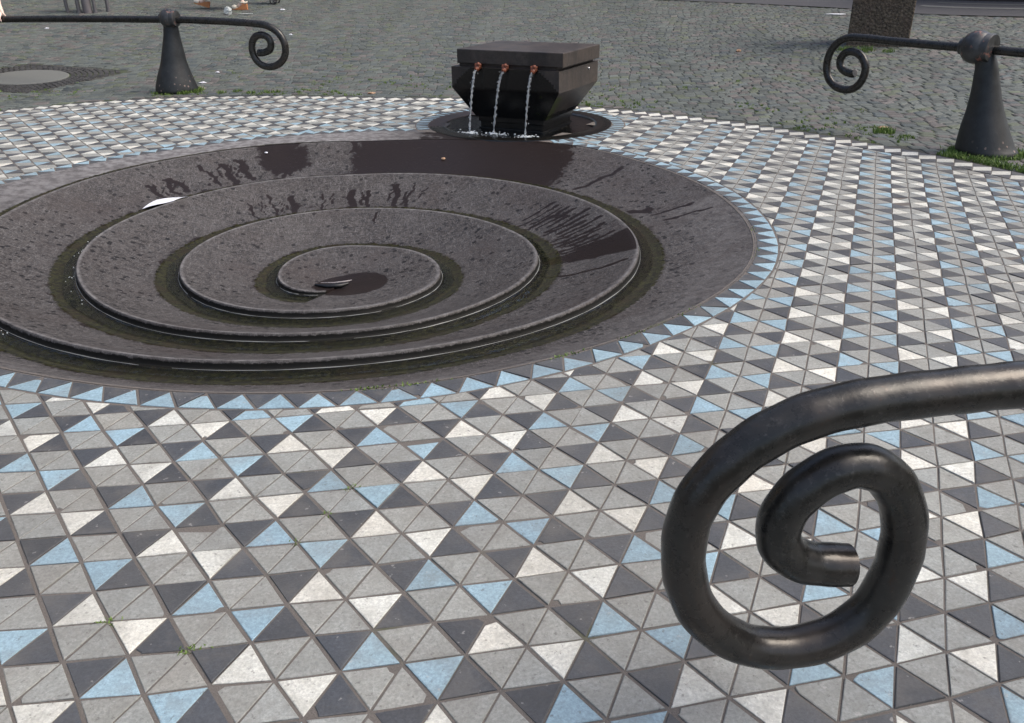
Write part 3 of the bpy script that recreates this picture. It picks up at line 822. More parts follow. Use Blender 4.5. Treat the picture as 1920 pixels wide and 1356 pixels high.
PRR = [(-.05,.05,1.46),(.02,.04,1.56),(.22,-.05,1.58),(.54,-.17,1.47),(1.43,-.38,1.21),(2.32,-.54,.95),(3.2,-.69,.77),(4.06,-.85,.64),(4.63,-.97,.57),(5.2,-1.2,.55)]
# far left railing, its bar running out of the picture
rl = empty('railing', (-10.78, 60.51, 0), 'iron railing far left beyond the basin, bar ending in a scroll, hand resting on it', 'railing', 'scroll railings round the fountain')
make_post(rl, (-10.78, 60.51, 0), (.973, .229), PR)
make_head(rl, (-10.42, 60.38, 5.82), .76, (.914, -.405), 0)
dl = Vector((.914, -.405)).normalized()
SCL = [(-24, 5.55)] + SCL
make_bar(rl, (-10.4, 60.5), dl, SCL, .28)
pz = (-10.78 + dl.x * -21.5, 60.51 + dl.y * -21.5)
make_post(rl, (pz[0], pz[1], ground_z(*pz)), (.973, .229), [(z, c, r) for z, c, r in PR]); make_head(rl, (pz[0] + .35, pz[1], 5.8), .76, dl, 0)
rr = empty('railing', (40.23, 25.97, 0), 'iron railing on the right in front of the stone pillar, scroll at its left end', 'railing', 'scroll railings round the fountain')
make_post(rr, (40.23, 25.97, 0), (.795, -.607), PRR)
make_head(rr, (38.93, 26.92, 5.55), .86, (.4384, -.8988), 0)
make_bar(rr, (39.1, 27.1), (.4384, -.8988), SCR, .235)
rf = empty('railing', (12.54 + 10.6, -9.36, 0), 'large dark iron scroll of the nearest railing, in the right foreground over the mosaic', 'railing', 'scroll railings round the fountain')
bz = (12.54 + 10.6, -9.33)
make_post(rf, (bz[0], bz[1], 0), (1, 0), PR); make_head(rf, (bz[0] + .36, bz[1], 5.7), .78, (1, -.02), 0)
make_bar(rf, (12.541, -9.063), (.9997, -.0243), SCF, .283)
# small dent flake on the near scroll
# ================================================================== ground, road, cobbles
CAM = Vector((7.4345, -16.9551, 10.184)); FPX = 1557.98; yaw, pit, rol = .134757, .453713, -.009693
fw0 = Vector((math.sin(yaw), math.cos(yaw), 0)); r0 = Vector((math.cos(yaw), -math.sin(yaw), 0)); up0 = Vector((0, 0, 1))
FW = fw0 * math.cos(pit) - up0 * math.sin(pit); U0 = up0 * math.cos(pit) + fw0 * math.sin(pit)
RGT = r0 * math.cos(rol) + U0 * math.sin(rol); UPV = U0 * math.cos(rol) - r0 * math.sin(rol)
def in_view(x, y, z, m=260):
    d = Vector((x, y, z)) - CAM; w = d.dot(FW)
    if w < .5: return False
    px = 960 + FPX * d.dot(RGT) / w; py = 678 - FPX * d.dot(UPV) / w
    return -m < px < 1920 + m and -m * .6 < py < 1356 + m
gm = MB(); q = [(-140 + 280 * i / 140) for i in range(141)]
gx = [CX + v for v in q]; gy = [CY + v for v in q]
idx = {}
for i, x in enumerate(gx):
    for j, y in enumerate(gy):
        idx[i, j] = len(gm.v); gm.v.append((x, y, ground_z(x, y) - .062))
for i in range(140):
    for j in range(140):
        mx, my = (gx[i] + gx[i + 1]) / 2, (gy[j] + gy[j + 1]) / 2
        r = math.hypot(mx - CX, my - CY)
        if r < bor_at((mx, my)) - 3: continue
        gm.f.append((idx[i, j], idx[i + 1, j], idx[i + 1, j + 1], idx[i, j + 1])); gm.m.append(0); gm.c.append((1, 1, 1, 1))
tag(gm.build('ground', M['ground'], smooth=80), kind='structure')
fg = MB(); L = 4000; zf = 5.3
ring = [(CX + 138 * math.cos(2 * PI * k / 64), CY + 138 * math.sin(2 * PI * k / 64)) for k in range(64)]
for k in range(64):
    a = 2 * PI * k / 64; fg.v += [(CX + 100 * math.cos(a), CY + 100 * math.sin(a), ground_z(CX + 100 * math.cos(a), CY + 100 * math.sin(a)) - .3), (ring[k][0], ring[k][1], zf + .1), (CX + L * math.cos(a), CY + L * math.sin(a), zf + .1)]
for k in range(64):
    j = (k + 1) % 64
    for t in range(2):
        fg.f.append((k * 3 + t, k * 3 + t + 1, j * 3 + t + 1, j * 3 + t)); fg.m.append(0); fg.c.append((1, 1, 1, 1))
tag(fg.build('square_beyond', M['far'], smooth=60), kind='structure')
# road at the top right
near = catmull([(8, 150), (30, 127), (50.1, 109.6), (66.4, 93.6), (70.5, 84.5), (78.4, 75), (96, 60), (125, 42)], 8)if False else None
NEAR = catmull([(8, 152, 0), (30, 128, 0), (50.1, 110.5, 0), (64.4, 94.6, 0), (70.3, 84.0, 0), (78.4, 75, 0), (96, 59, 0), (125, 38, 0)], 8)
rd = MB(); WID = [0, .9, 3, 6, 9, 12, 14]
for p, nx in zip(NEAR, NEAR[1:] + [NEAR[-1] + (NEAR[-1] - NEAR[-2])]):
    d = (nx - p).normalized(); n_ = Vector((-d.y, d.x, 0)); n_ = n_ if n_.dot(Vector((1, 1, 0))) > 0 else -n_
    for w in WID:
        a = p + n_ * w; rd.v.append((a.x, a.y, ground_z(a.x, a.y) + .05))
for k in range(len(NEAR) - 1):
    for t in range(len(WID) - 1):
        b = k * len(WID) + t; rd.f.append((b, b + 1, b + len(WID) + 1, b + len(WID))); rd.m.append(0); rd.c.append((1, 1, 1, 1))
tag(rd.build('road', M['asphalt'], smooth=60), kind='structure')
ln = MB()
for p, nx in list(zip(NEAR, NEAR[1:]))[30:52]:
    d = (nx - p).normalized(); n_ = Vector((-d.y, d.x, 0)); n_ = n_ if n_.dot(Vector((1, 1, 0))) > 0 else -n_
    for w0, w1 in ((6.2, 7.4), (10.4, 11.0)):
        qs = [p + n_ * w0, p + n_ * w1, nx + n_ * w1, nx + n_ * w0]
        ln.add([(a.x, a.y, ground_z(a.x, a.y) + .085) for a in qs], [(0, 1, 2, 3)])
tag(ln.build('road_marking', M['line']), kind='structure')
def road_side(x, y):
    best = min(NEAR, key=lambda p: (p.x - x) ** 2 + (p.y - y) ** 2); k = NEAR.index(best)
    a = NEAR[max(0, k - 1)]; b = NEAR[min(len(NEAR) - 1, k + 1)]; d = (b - a).normalized(); n_ = Vector((-d.y, d.x, 0)); n_ = n_ if n_.dot(Vector((1, 1, 0))) > 0 else -n_
    return (Vector((x, y, 0)) - best).dot(n_)
# plinth of a house beyond the road
hw = empty('house_wall', (92, 88, 5.4), 'dark stone foot of a house wall beyond the road at top right', 'wall')
w_ = MB()
PTS = [p + (lambda d: (Vector((-d.y, d.x, 0)) if Vector((-d.y, d.x, 0)).dot(Vector((1, 1, 0))) > 0 else -Vector((-d.y, d.x, 0))))((nx - p).normalized()) * 14.6 for p, nx in zip(NEAR, NEAR[1:])][26:54]
for p, nx in zip(PTS, PTS[1:]):
    c = (p + nx) / 2; d = nx - p; w_.box((c.x, c.y, ground_z(c.x, c.y) + 1.6), d.length + .02, .8, 4.2, (d.x, d.y))
w_.build('plinth', M['wall'], hw)
w2 = MB()
for p, nx in zip(PTS, PTS[1:]):
    c = (p + nx) / 2; d = nx - p; w2.box((c.x + .35, c.y + .35, ground_z(c.x, c.y) + 11.7), d.length + .02, .8, 16, (d.x, d.y))
w2.build('rendered_wall', mat_plain('wall_render', (.24, .22, .20), .85, 0, .1, 6, .1), hw)

# manhole square
MH = [Vector((-17.6, 71.6)), Vector((-23.3, 61.4)), Vector((-33.6, 66.0)), Vector((-28.0, 75.9))]
MC = Vector((-25.7, 68.75)); MR = 3.45
def in_manhole(x, y, m=0.0):
    for a, b in zip(MH, MH[1:] + MH[:1]):
        d = (b - a).normalized()
        if (Vector((x, y)) - a).dot(Vector((d.y, -d.x))) < -m: return False
    return True
if not in_manhole(MC.x, MC.y): MH.reverse()
mh = empty('manhole_cover', (MC.x, MC.y, ground_z(MC.x, MC.y)), 'round concrete manhole lid in a square of small dark setts on the left', 'manhole cover')
lid = MB(); n = 56; lid.v.append((MC.x, MC.y, ground_z(MC.x, MC.y) + .04))
for rr_, dz in ((MR * .9, .04), (MR - .06, .04), (MR, .0), (MR, -.2)):
    for k in range(n):
        x, y = MC.x + rr_ * math.cos(2 * PI * k / n), MC.y + rr_ * math.sin(2 * PI * k / n); lid.v.append((x, y, ground_z(x, y) + dz))
lid.f = [(0, 1 + k, 1 + (k + 1) % n) for k in range(n)]
for i in range(3):
    for k in range(n): lid.f.append((1 + i * n + k, 1 + (i + 1) * n + k, 1 + (i + 1) * n + (k + 1) % n, 1 + i * n + (k + 1) % n))
lid.m = [0] * len(lid.f); lid.c = [(1, 1, 1, 1)] * len(lid.f)
lid.build('lid', M['concrete'], mh, smooth=40)
st = MB()
def small_sett(mb, P, hgt, col, gap=.05, dome=.012):
    c = sum((Vector(p) for p in P), Vector((0, 0))) / 4
    v = []
    for p in P: 
        d = (Vector(p) - c); e = Vector(p) - d.normalized() * gap * .6; v.append((e.x, e.y, ground_z(e.x, e.y) - .15))
    for p in P:
        d = (Vector(p) - c); e = Vector(p) - d.normalized() * gap; v.append((e.x, e.y, ground_z(e.x, e.y) + hgt - .035))
    for p in P:
        d = (Vector(p) - c); e = Vector(p) - d.normalized() * (gap + .09 * min(1, d.length / .5)); v.append((e.x, e.y, ground_z(e.x, e.y) + hgt))
    v.append((c.x, c.y, ground_z(c.x, c.y) + hgt + dome))
    f = []
    for k in range(4):
        j = (k + 1) % 4; f += [(k, j, 4 + j, 4 + k), (4 + k, 4 + j, 8 + j, 8 + k), (8 + k, 8 + j, 12)]
    mb.add(v, f, 0, col)
for i in range(9):
    ra = MR + .12 + i * .48; n = int(2 * PI * ra / .46)
    for k in range(n):
        a0, a1 = 2 * PI * k / n, 2 * PI * (k + 1) / n
        P = [(MC.x + r_ * math.cos(a), MC.y + r_ * math.sin(a)) for r_, a in ((ra, a0), (ra + .47, a0), (ra + .47, a1), (ra, a1))]
        cx = sum(p[0] for p in P) / 4; cy = sum(p[1] for p in P) / 4
        if not in_manhole(cx, cy, -.2): continue
        g = R.uniform(.018, .042); small_sett(st, P, R.uniform(.0, .05), (g, g * .97, g * .95, 1), .06)
st.build('sett_surround', M['sett'], mh, colour=True)

# cobbled square: setts in shallow arcs
cb = MB(); ex = Vector((.985, -.17)); ey = Vector((.17, .985)); SEG = 11.0; PIT = .78
org = Vector((0, 50))
def arc_off(u):
    f = (u / SEG) % 1.0 - .5
    return -5.0 * f * f
count = 0
for row in range(-70, 150):
    u = -150.0; shift = R.uniform(0, .9)
    u += shift
    while u < 150:
        L = R.uniform(.70, 1.05); u1 = u + L; um = (u + u1) / 2
        vb = row * PIT + arc_off(um)
        c = org + ex * um + ey * vb; u0 = u; u = u1
        r = math.hypot(c.x - CX, c.y - CY); bo = bor_at(c)
        if r < bo + .36 or r > 135: continue
        z = ground_z(c.x, c.y)
        if not in_view(c.x, c.y, z, 750): continue
        if in_manhole(c.x, c.y, .3): continue
        if c.x > 0 and road_side(c.x, c.y) > -.2: continue
        P = []
        for uu, vv in ((u0, -.5), (u1, -.5), (u1, .5), (u0, .5)):
            o_ = arc_off(uu) if int(math.floor(uu / SEG)) == int(math.floor(um / SEG)) else arc_off(um)
            q = org + ex * (uu + R.gauss(0, .045)) + ey * (row * PIT + o_ + vv * PIT + R.gauss(0, .04)); P.append((q.x, q.y))
        if any(math.hypot(p[0] - CX, p[1] - CY) < bor_at(p) + .04 for p in P): continue
        w = R.gauss(1, .16); t = R.random(); base = (.084, .096, .087) if t < .6 else ((.102, .094, .088) if t < .78 else ((.062, .075, .076) if t < .9 else (.086, .10, .068)))
        small_sett(cb, P, R.gauss(.0, .010), (base[0] * w, base[1] * w, base[2] * w, 1), .036, R.uniform(.005, .03)); count += 1
print('setts', count)
tag(cb.build('cobblestones', M['sett'], colour=True), kind='structure')

# ================================================================== pillar, stand
pz = Vector((54.9, 65.2)); pg = ground_z(53.6, 62.6)
pil = empty('stone_pillar', (pz.x, pz.y, pg), 'thick square pillar of rough brown stone behind the right railing', 'pillar')
pm_ = N('exposed_aggregate'); n1 = pm_.noise(34, 5, .7); vv = pm_.voro(30, 'F1', None, 'Distance')
pc = pm_.mix(pm_.map(n1, .35, .68), (.04, .031, .022), (.165, .13, .09)); pc = pm_.mix(pm_.map(pm_.noise(6, 4), .4, .7, 0, .5), pc, (.11, .075, .055)); pc = pm_.mix(pm_.map(vv, .12, .2, .5, 0), pc, (.22, .2, .17))
pm_.bump(pm_.math('ADD', n1, vv), .8, .02); pm_.out(pc, .85)
pb = MB(); ax = Vector((.86, -.51)).normalized()
pb.box((pz.x + 1.1, pz.y + .9, pg + 9), 5.65, 4.6, 18.6, ax); bevel(pb.build('shaft', pm_.m, pil), .12)
pf = MB(); pf.box((pz.x + 1.1, pz.y + .9, pg + .0), 5.8, 4.75, .4, ax); bevel(pf.build('foot', pm_.m, pil), .08)

sg = ground_z(-33.4, 115)
stn = empty('grey_stand', (-33.4, 115.2, sg), 'grey metal stand with thick centre column and four thin legs at the top left', 'stand')
for x, y, r_ in ((-36.4, 115.5, .24), (-34.75, 114.9, .27), (-32.6, 114.9, .24), (-31.2, 116.1, .26)):
    l = MB(); l.tube([(x, y, ground_z(x, y) - .1), (x + (.25 if x < -35 else 0) * -1, y, sg + 5.2)], r_, 12); l.lathe([(x, y, ground_z(x, y) - .05, r_ * 1.3), (x, y, ground_z(x, y) + .2, r_ * 1.3)], 12); l.build('leg', M['greymetal'], stn, smooth=50)
l = MB(); l.lathe([(-33.6, 114.9, sg - .2, .62), (-33.6, 114.9, sg + 5.2, .56)], 24); l.build('column', mat_plain('column_grey', (.16, .145, .15), .6, .2, .2, 10, .1), stn, smooth=50)
l = MB(); l.box((-33.7, 115.3, sg + 5.35), 6.6, 3.2, .3, (1, 0)); bevel(l.build('top', M['greymetal'], stn), .06)

# ================================================================== people
def skinned(name, verts, edges, radii, mats, parent, root=0, sub=2):
    me = bpy.data.meshes.new(name + '_tmp'); off = Vector(parent.matrix_basis.translation)
    gp = parent.parent
    while gp is not None: off = off + gp.matrix_basis.translation; gp = gp.parent
    me.from_pydata([tuple(Vector(v) * S - off) for v in verts], edges, [])
    o = bpy.data.objects.new(name + '_tmp', me); COL.objects.link(o)
    sk = o.modifiers.new('skin', 'SKIN'); sk.use_smooth_shade = True
    for k, r_ in enumerate(radii):
        d = me.skin_vertices[0].data[k]; rx = r_ if isinstance(r_, tuple) else (r_, r_); d.radius = (rx[0] * S, rx[1] * S); d.use_root = (k == root)
    sb = o.modifiers.new('sub', 'SUBSURF'); sb.levels = sub; sb.render_levels = sub
    dg = bpy.context.evaluated_depsgraph_get(); dg.update()
    m2 = bpy.data.meshes.new_from_object(o.evaluated_get(dg)); m2.name = name
    bpy.data.objects.remove(o)
    m2.materials.clear(); m2.materials.append(mats)
    for p in m2.polygons: p.use_smooth = True
    r = bpy.data.objects.new(name, m2); COL.objects.link(r); r.parent = parent; return r
skin_m = mat_plain('skin', (.62, .40, .31), .5, 0, .08, 20, .05)
skin_p = mat_plain('pale_skin', (.78, .60, .50), .5, 0, .06, 20, .05)
shirt_m = mat_plain('blue_cotton', (.12, .16, .26), .85, 0, .1, 40, .1)
trs_m = mat_plain('dark_trousers', (.03, .03, .035), .85, 0, .15, 40, .1)
skirt_m = mat_plain('red_brown_skirt', (.10, .03, .03), .85, 0, .15, 40, .1)
hair_m = mat_plain('brown_hair', (.05, .03, .02), .6, 0, .3, 60, .2)

def person_body(parent, J, mat, hands, shoes_on=False):
    """J: joint name -> point (tile units). one continuous skinned mesh"""
    V = []; E = []; Rr = []; id_ = {}
    def add(n, r, link=None):
        id_[n] = len(V); V.append(J[n]); Rr.append(r)
        if link: E.append((id_[link], id_[n]))
    add('pelvis', (1.15, .8)); add('waist', (.95, .65), 'pelvis'); add('chest', (1.15, .78), 'waist'); add('neck', .42, 'chest'); add('jaw', .5, 'neck'); add('head', .66, 'jaw'); add('crown', .52, 'head')
    for s in 'LR':
        add('sho' + s, .48, 'chest'); add('elb' + s, .34, 'sho' + s); add('wri' + s, .22, 'elb' + s); add('palm' + s, (.30, .17), 'wri' + s)
        for k in range(4):
            for m in range(3):
                nm = 'f%d%d%s' % (k, m, s); add(nm, .075 - .008 * m, ('palm' + s) if m == 0 else 'f%d%d%s' % (k, m - 1, s))
        for m in range(2):
            add('t%d%s' % (m, s), .085 - .01 * m, ('wri' + s) if m == 0 else 't0' + s)
        add('hip' + s, .72, 'pelvis'); add('kne' + s, .48, 'hip' + s); add('clf' + s, .44, 'kne' + s); add('ank' + s, .27, 'clf' + s); add('toe' + s, (.27, .18), 'ank' + s)
    return skinned('body', V, E, Rr, mat, parent)
def fill_joints(J, grip):
    """fingers from wrist and palm; grip: direction in which fingers curl"""
    for s in 'LR':
        w = Vector(J['wri' + s]); p = Vector(J['palm' + s]); d = (p - w).normalized(); g = Vector(grip[s]).normalized()
        side = d.cross(g).normalized(); curl = J.get('curl' + s, .5)
        for k in range(4):
            b = p + side * ((k - 1.5) * .17) + d * .15; ln_ = (.27, .3, .29, .23)[k]
            for m in range(3):
                a = curl * (m + .6); b = b + (d * math.cos(a) + g * math.sin(a)) * ln_; J['f%d%d%s' % (k, m, s)] = tuple(b)
        t0 = w + (p - w) * .55 + side * -.33 + g * .1; J['t0' + s] = tuple(t0); J['t1' + s] = tuple(t0 + d * .25 + g * .25 - side * .05)
    return J
def face_parts(parent, head, fwd, hairlen):
    h = Vector(head); f = Vector(fwd).normalized(); sd = Vector((-f.y, f.x, 0)); upv = Vector((0, 0, 1))
    hb = MB(); 
    vs = []; fs = []; nu, nv = 20, 12
    for i in range(nv + 1):
        a = PI * i / nv
        for k in range(nu):
            b = 2 * PI * k / nu; d = f * math.cos(b) + sd * math.sin(b)
            low = -.15 if math.cos(b) > .25 else -.15 - hairlen
            z = .82 * math.cos(a); r_ = .80 * math.sin(a)
            if math.cos(b) > .25 and z < .42: r_ *= .72
            z = max(z, low); vs.append(h + d * r_ + upv * (z + .22))
    for i in range(nv):
        for k in range(nu): fs.append((i * nu + k, i * nu + (k + 1) % nu, (i + 1) * nu + (k + 1) % nu, (i + 1) * nu + k))
    hb.add(vs, fs); hb.build('hair', hair_m, parent, smooth=70)
    nb = MB(); nb.sphere(h + f * .72 + upv * -.08, .12, 10, 8, 0, (1, 1, 1.6)); nb.build('nose', skin_m, parent, smooth=70)
    for q in (-1, 1):
        e = MB(); e.sphere(h + f * .60 + sd * (.25 * q) + upv * .08, .09, 10, 8); e.build('eye', mat_eye, parent, smooth=70)
        e = MB(); e.sphere(h + sd * (.68 * q), .17, 10, 8, 0, (1, .6, 1.5)); e.build('ear', skin_m, parent, smooth=70)
    mo = MB(); mo.tube([h + f * .60 + sd * .2 + upv * -.36, h + f * .66 + upv * -.37, h + f * .60 - sd * .2 + upv * -.36], .05, 8); mo.build('mouth', mat_lip, parent, smooth=70)
mat_eye = mat_plain('eye_dark', (.05, .04, .035), .2, 0, .05, 10, 0); mat_lip = mat_plain('lip', (.40, .14, .12), .5, 0, .05, 10, 0)

# person whose hand rests on the far left bar
hx = Vector((-26.15, 67.5, 5.60)); ax_ = Vector((dl.x, dl.y, 0)); nb_ = Vector((-dl.y, dl.x, 0)); nb_ = nb_ if nb_.y > 0 else -nb_
pb0 = hx - ax_ * 5.4 + nb_ * 1.6; gz = ground_z(pb0.x, pb0.y)
pA = empty('person', (pb0.x, pb0.y, gz), 'person at the left edge resting a bare hand on the bar of the left railing', 'person')
def q3(a, n_, z): p = pb0 + ax_ * a + nb_ * n_; return (p.x, p.y, gz + z)
def world(a, n_, zabs): p = Vector((hx.x, hx.y, 0)) + ax_ * a + nb_ * n_; return (p.x, p.y, zabs)
J = dict(pelvis=q3(.3, 0, 6.3), waist=q3(.8, -.1, 7.4), chest=q3(1.6, -.25, 8.8), neck=q3(2.1, -.3, 9.95), jaw=q3(2.3, -.5, 10.4), head=q3(2.35, -.45, 10.95), crown=q3(2.4, -.4, 11.4),
         shoR=q3(.5, -.2, 9.6), elbR=q3(-.3, .1, 7.8), wriR=q3(-.4, -.5, 6.2), palmR=q3(-.4, -.6, 5.7),
         shoL=q3(2.8, -.25, 9.25), elbL=world(-.55, .5, 8.1), wriL=world(-.06, .08, 6.32), palmL=world(-.02, -.12, 5.98),
         hipL=q3(.75, 0, 6.0), kneL=q3(.6, -.2, 3.3), clfL=q3(.5, 0, 2.4), ankL=q3(.5, .15, .45), toeL=q3(.55, -1.0, .2),
         hipR=q3(-.35, 0, 6.0), kneR=q3(-.6, -.1, 3.3), clfR=q3(-.6, .1, 2.4), ankR=q3(-.6, .2, .45), toeR=q3(-.7, -.95, .2), curlL=.75, curlR=.5)
fill_joints(J, {'L': tuple(-nb_ * .2 - Vector((0, 0, 1)) * .2 + nb_ * -.8), 'R': tuple(-nb_)})
# the resting hand: fingers laid over the bar and bent down in front of it
for k in range(4):
    a = -.27 + k * .18
    J['f%d0L' % k] = world(a, -.36, 5.97 - .02 * k); J['f%d1L' % k] = world(a, -.47, 5.72 - .02 * k); J['f%d2L' % k] = world(a + .01, -.40, 5.46 - .015 * k)
J['t0L'] = world(.30, .02, 6.0); J['t1L'] = world(.36, .22, 5.72)
person_body(pA, J, skin_p, 1)
def garment(parent, name, J, parts, mat):
    V = []; E = []; Rr = []
    for a, r_, l in parts: 
        V.append(J[a] if isinstance(a, str) else a); Rr.append(r_)
        if l is not None: E.append((l, len(V) - 1))
    return skinned(name, V, E, Rr, mat, parent, 0, 2)
def mid(a, b, f=.5): return tuple(Vector(a) * (1 - f) + Vector(b) * f)
garment(pA, 'shirt', J, [('pelvis', (1.28, .92), None), ('waist', (1.12, .8), 0), ('chest', (1.3, .92), 1), (mid(J['chest'], J['neck'], .6), .62, 2), ('shoL', .62, 2), (mid(J['shoL'], J['elbL'], .55), .5, 4), ('shoR', .62, 2), (mid(J['shoR'], J['elbR'], .55), .5, 6)], shirt_m)
garment(pA, 'trousers', J, [('pelvis', (1.22, .9), None), ('hipL', .82, 0), ('kneL', .6, 1), (mid(J['clfL'], J['ankL'], .8), .48, 2), ('hipR', .82, 0), ('kneR', .6, 4), (mid(J['clfR'], J['ankR'], .8), .48, 5)], trs_m)
face_parts(pA, J['head'], -nb_, .3)
for s in 'LR':
    sh = MB(); a = Vector(J['ank' + s]); t = Vector(J['toe' + s]); sh.tube([a + (a - t).normalized() * .35 + Vector((0, 0, -.2)), a + Vector((0, 0, -.15)), (a + t) / 2 + Vector((0, 0, -.05)), t, t + (t - a).normalized() * .35], [.2, .36, .33, .28, .12], 14); sh.build('shoe', trs_m, pA, smooth=70)

# walker in wedge sandals at the top of the picture
fw = Vector((-.985, .17, 0)); sdv = Vector((fw.y * -1, fw.x, 0)); sdv = Vector((-.17, -.985, 0))
b0 = Vector((-15.6, 118.2, 0)); gz = ground_z(b0.x, b0.y)
pB = empty('person', (b0.x, b0.y, gz), 'walking person in cream sandals with orange wedge heels at the top edge', 'person')
def w3(a, n_, z): p = b0 + fw * a + sdv * n_; return (p.x, p.y, gz + z)
J = dict(pelvis=w3(0, 0, 6.6), waist=w3(.05, 0, 7.6), chest=w3(.15, 0, 9.1), neck=w3(.25, 0, 10.2), jaw=w3(.45, 0, 10.7), head=w3(.4, 0, 11.25), crown=w3(.35, 0, 11.7),
         shoL=w3(.1, 1.15, 9.7), elbL=w3(-.5, 1.35, 7.9), wriL=w3(.3, 1.4, 6.6), palmL=w3(.5, 1.4, 6.15), shoR=w3(.1, -1.15, 9.7), elbR=w3(-.4, -1.4, 7.9), wriR=w3(-1.0, -1.45, 6.5), palmR=w3(-1.15, -1.45, 6.05),
         hipL=w3(0, .5, 6.3), kneL=w3(-1.0, .65, 3.7), clfL=w3(-1.8, .65, 2.7), ankL=w3(-2.95, .75, .95), toeL=w3(-2.1, .75, .38),
         hipR=w3(0, -.5, 6.3), kneR=w3(2.0, -.5, 4.0), clfR=w3(2.3, -.45, 2.9), ankR=w3(3.0, -.4, 1.25), toeR=w3(3.9, -.4, .85), curlL=.6, curlR=.6)
fill_joints(J, {'L': tuple(fw), 'R': tuple(fw)})
person_body(pB, J, skin_p, 1)
garment(pB, 'blouse', J, [('pelvis', (1.2, .9), None), ('waist', (1.05, .8), 0), ('chest', (1.22, .9), 1), (mid(J['chest'], J['neck'], .6), .6, 2), ('shoL', .58, 2), (mid(J['shoL'], J['elbL'], .5), .46, 4), ('shoR', .58, 2), (mid(J['shoR'], J['elbR'], .5), .46, 6)], mat_plain('cream_cotton', (.6, .55, .45), .85, 0, .05, 30, .1))
sk_ = MB(); rows = []
for f in (0, .15, .3, .5, .75, 1):
    p = Vector(w3(.25 * f, 0, 7.2 - 4.3 * f)); rows.append((p.x, p.y, p.z, 1.15 + .95 * f))
sk_.lathe(rows, 28, 0, False); sk_.build('skirt', skirt_m, pB, smooth=70)
face_parts(pB, J['head'], fw, .7)
cream = mat_plain('cream_leather', (.72, .66, .54), .5, 0, .08, 30, .1); wedge = mat_plain('orange_cork', (.46, .19, .075), .7, 0, .2, 40, .2)
for s, pitch_ in (('L', 0.0), ('R', .30)):
    a = Vector(J['ank' + s]); t = Vector(J['toe' + s]); base = Vector(((a.x * .35 + t.x * .65), (a.y * .35 + t.y * .65), 0))
    zb = ground_z(base.x, base.y) + (0.02 if s == 'L' else .38)
    cp, sp_ = math.cos(pitch_), math.sin(pitch_)
    def sp3(l, w, h):
        return base + fw * (l * cp - h * sp_ * 1) + sdv * w + Vector((0, 0, zb + h * cp + l * sp_))
    up_ = MB(); prof = [(-1.05, .78), (-.6, .74), (-.1, .45), (.3, .22), (.75, .14), (1.1, .16)]
    wg = MB(); vs = []
    for l, h in prof:
        w = .36 * (1 - .25 * abs(l)); vs += [sp3(l, -w, 0), sp3(l, w, 0), sp3(l, w, h), sp3(l, -w, h)]
    fs = [(3, 2, 1, 0)]
    for k in range(len(prof) - 1):
        b = k * 4
        for x in range(4): fs.append((b + x, b + (x + 1) % 4, b + 4 + (x + 1) % 4, b + 4 + x))
    b = (len(prof) - 1) * 4; fs.append((b, b + 1, b + 2, b + 3)); wg.add(vs, fs)
    sh = empty('x', (0, 0, 0), None, None) if False else None
    o1 = wg.build('sandal', wedge, pB, smooth=40)
    st_ = MB()
    st_.tube([sp3(.45, 0, .32), sp3(.75, 0, .34), sp3(1.02, 0, .28), sp3(1.2, 0, .22)], [.30, .36, .34, .2], 14)
    st_.tube([sp3(-.95, -.3, .95), sp3(-1.1, 0, 1.0), sp3(-.95, .3, .95), sp3(-.3, .36, .95), sp3(0, .1, 1.0), sp3(-.3, -.36, .95), sp3(-.95, -.3, .95)], .09, 8)
    st_.build('upper', cream, o1 if False else pB, smooth=60)

# shopping trolley: small dark wheel seen at the top edge
tb = Vector((-9.3, 122.5, 0)); tz = ground_z(tb.x, tb.y)
tr = empty('shopping_trolley', (tb.x, tb.y, tz), 'two-wheeled shopping trolley, one small dark spoked wheel showing at the top edge', 'trolley')
rub = mat_plain('black_rubber', (.015, .015, .016), .7, 0, .1, 30, .1)
for q in (0, 1):
    c = Vector((tb.x + .25 * q, tb.y + 2.2 * q, tz + .55)); whl = MB(); ring_ = [c + fw * (.48 * math.cos(2 * PI * k / 24)) + Vector((0, 0, .48 * math.sin(2 * PI * k / 24))) for k in range(25)]
    whl.tube(ring_, .09, 8); o1 = whl.build('wheel', rub, tr, smooth=60)
    spk = MB()
    for k in range(5):
        a = 2 * PI * k / 5; spk.tube([c, c + fw * (.42 * math.cos(a)) + Vector((0, 0, .42 * math.sin(a)))], .05, 6)
    spk.sphere(c, .1, 10, 8); spk.build('spokes', M['greymetal'], o1, smooth=60)
bg = MB(); bg.box((tb.x - .1, tb.y + 1.1, tz + 3.0), 1.9, 2.3, 4.2, (fw.x, fw.y)); bevel(bg.build('bag', mat_plain('checked_cloth', (.08, .03, .04), .9, 0, .2, 30, .2), tr), .15)
fr_ = MB()
for q in (.1, 2.1): fr_.tube([(tb.x + .25, tb.y + q, tz + .5), (tb.x + 1.0, tb.y + q, tz + 4.5), (tb.x + 1.3, tb.y + q, tz + 6.6)], .07, 8)
fr_.tube([(tb.x + 1.3, tb.y + .1, tz + 6.6), (tb.x + 1.3, tb.y + 2.1, tz + 6.6)], .09, 8); fr_.tube([(tb.x, tb.y, tz + .55), (tb.x + .25, tb.y + 2.2, tz + .55)], .06, 8); fr_.build('frame', M['greymetal'], tr, smooth=60)

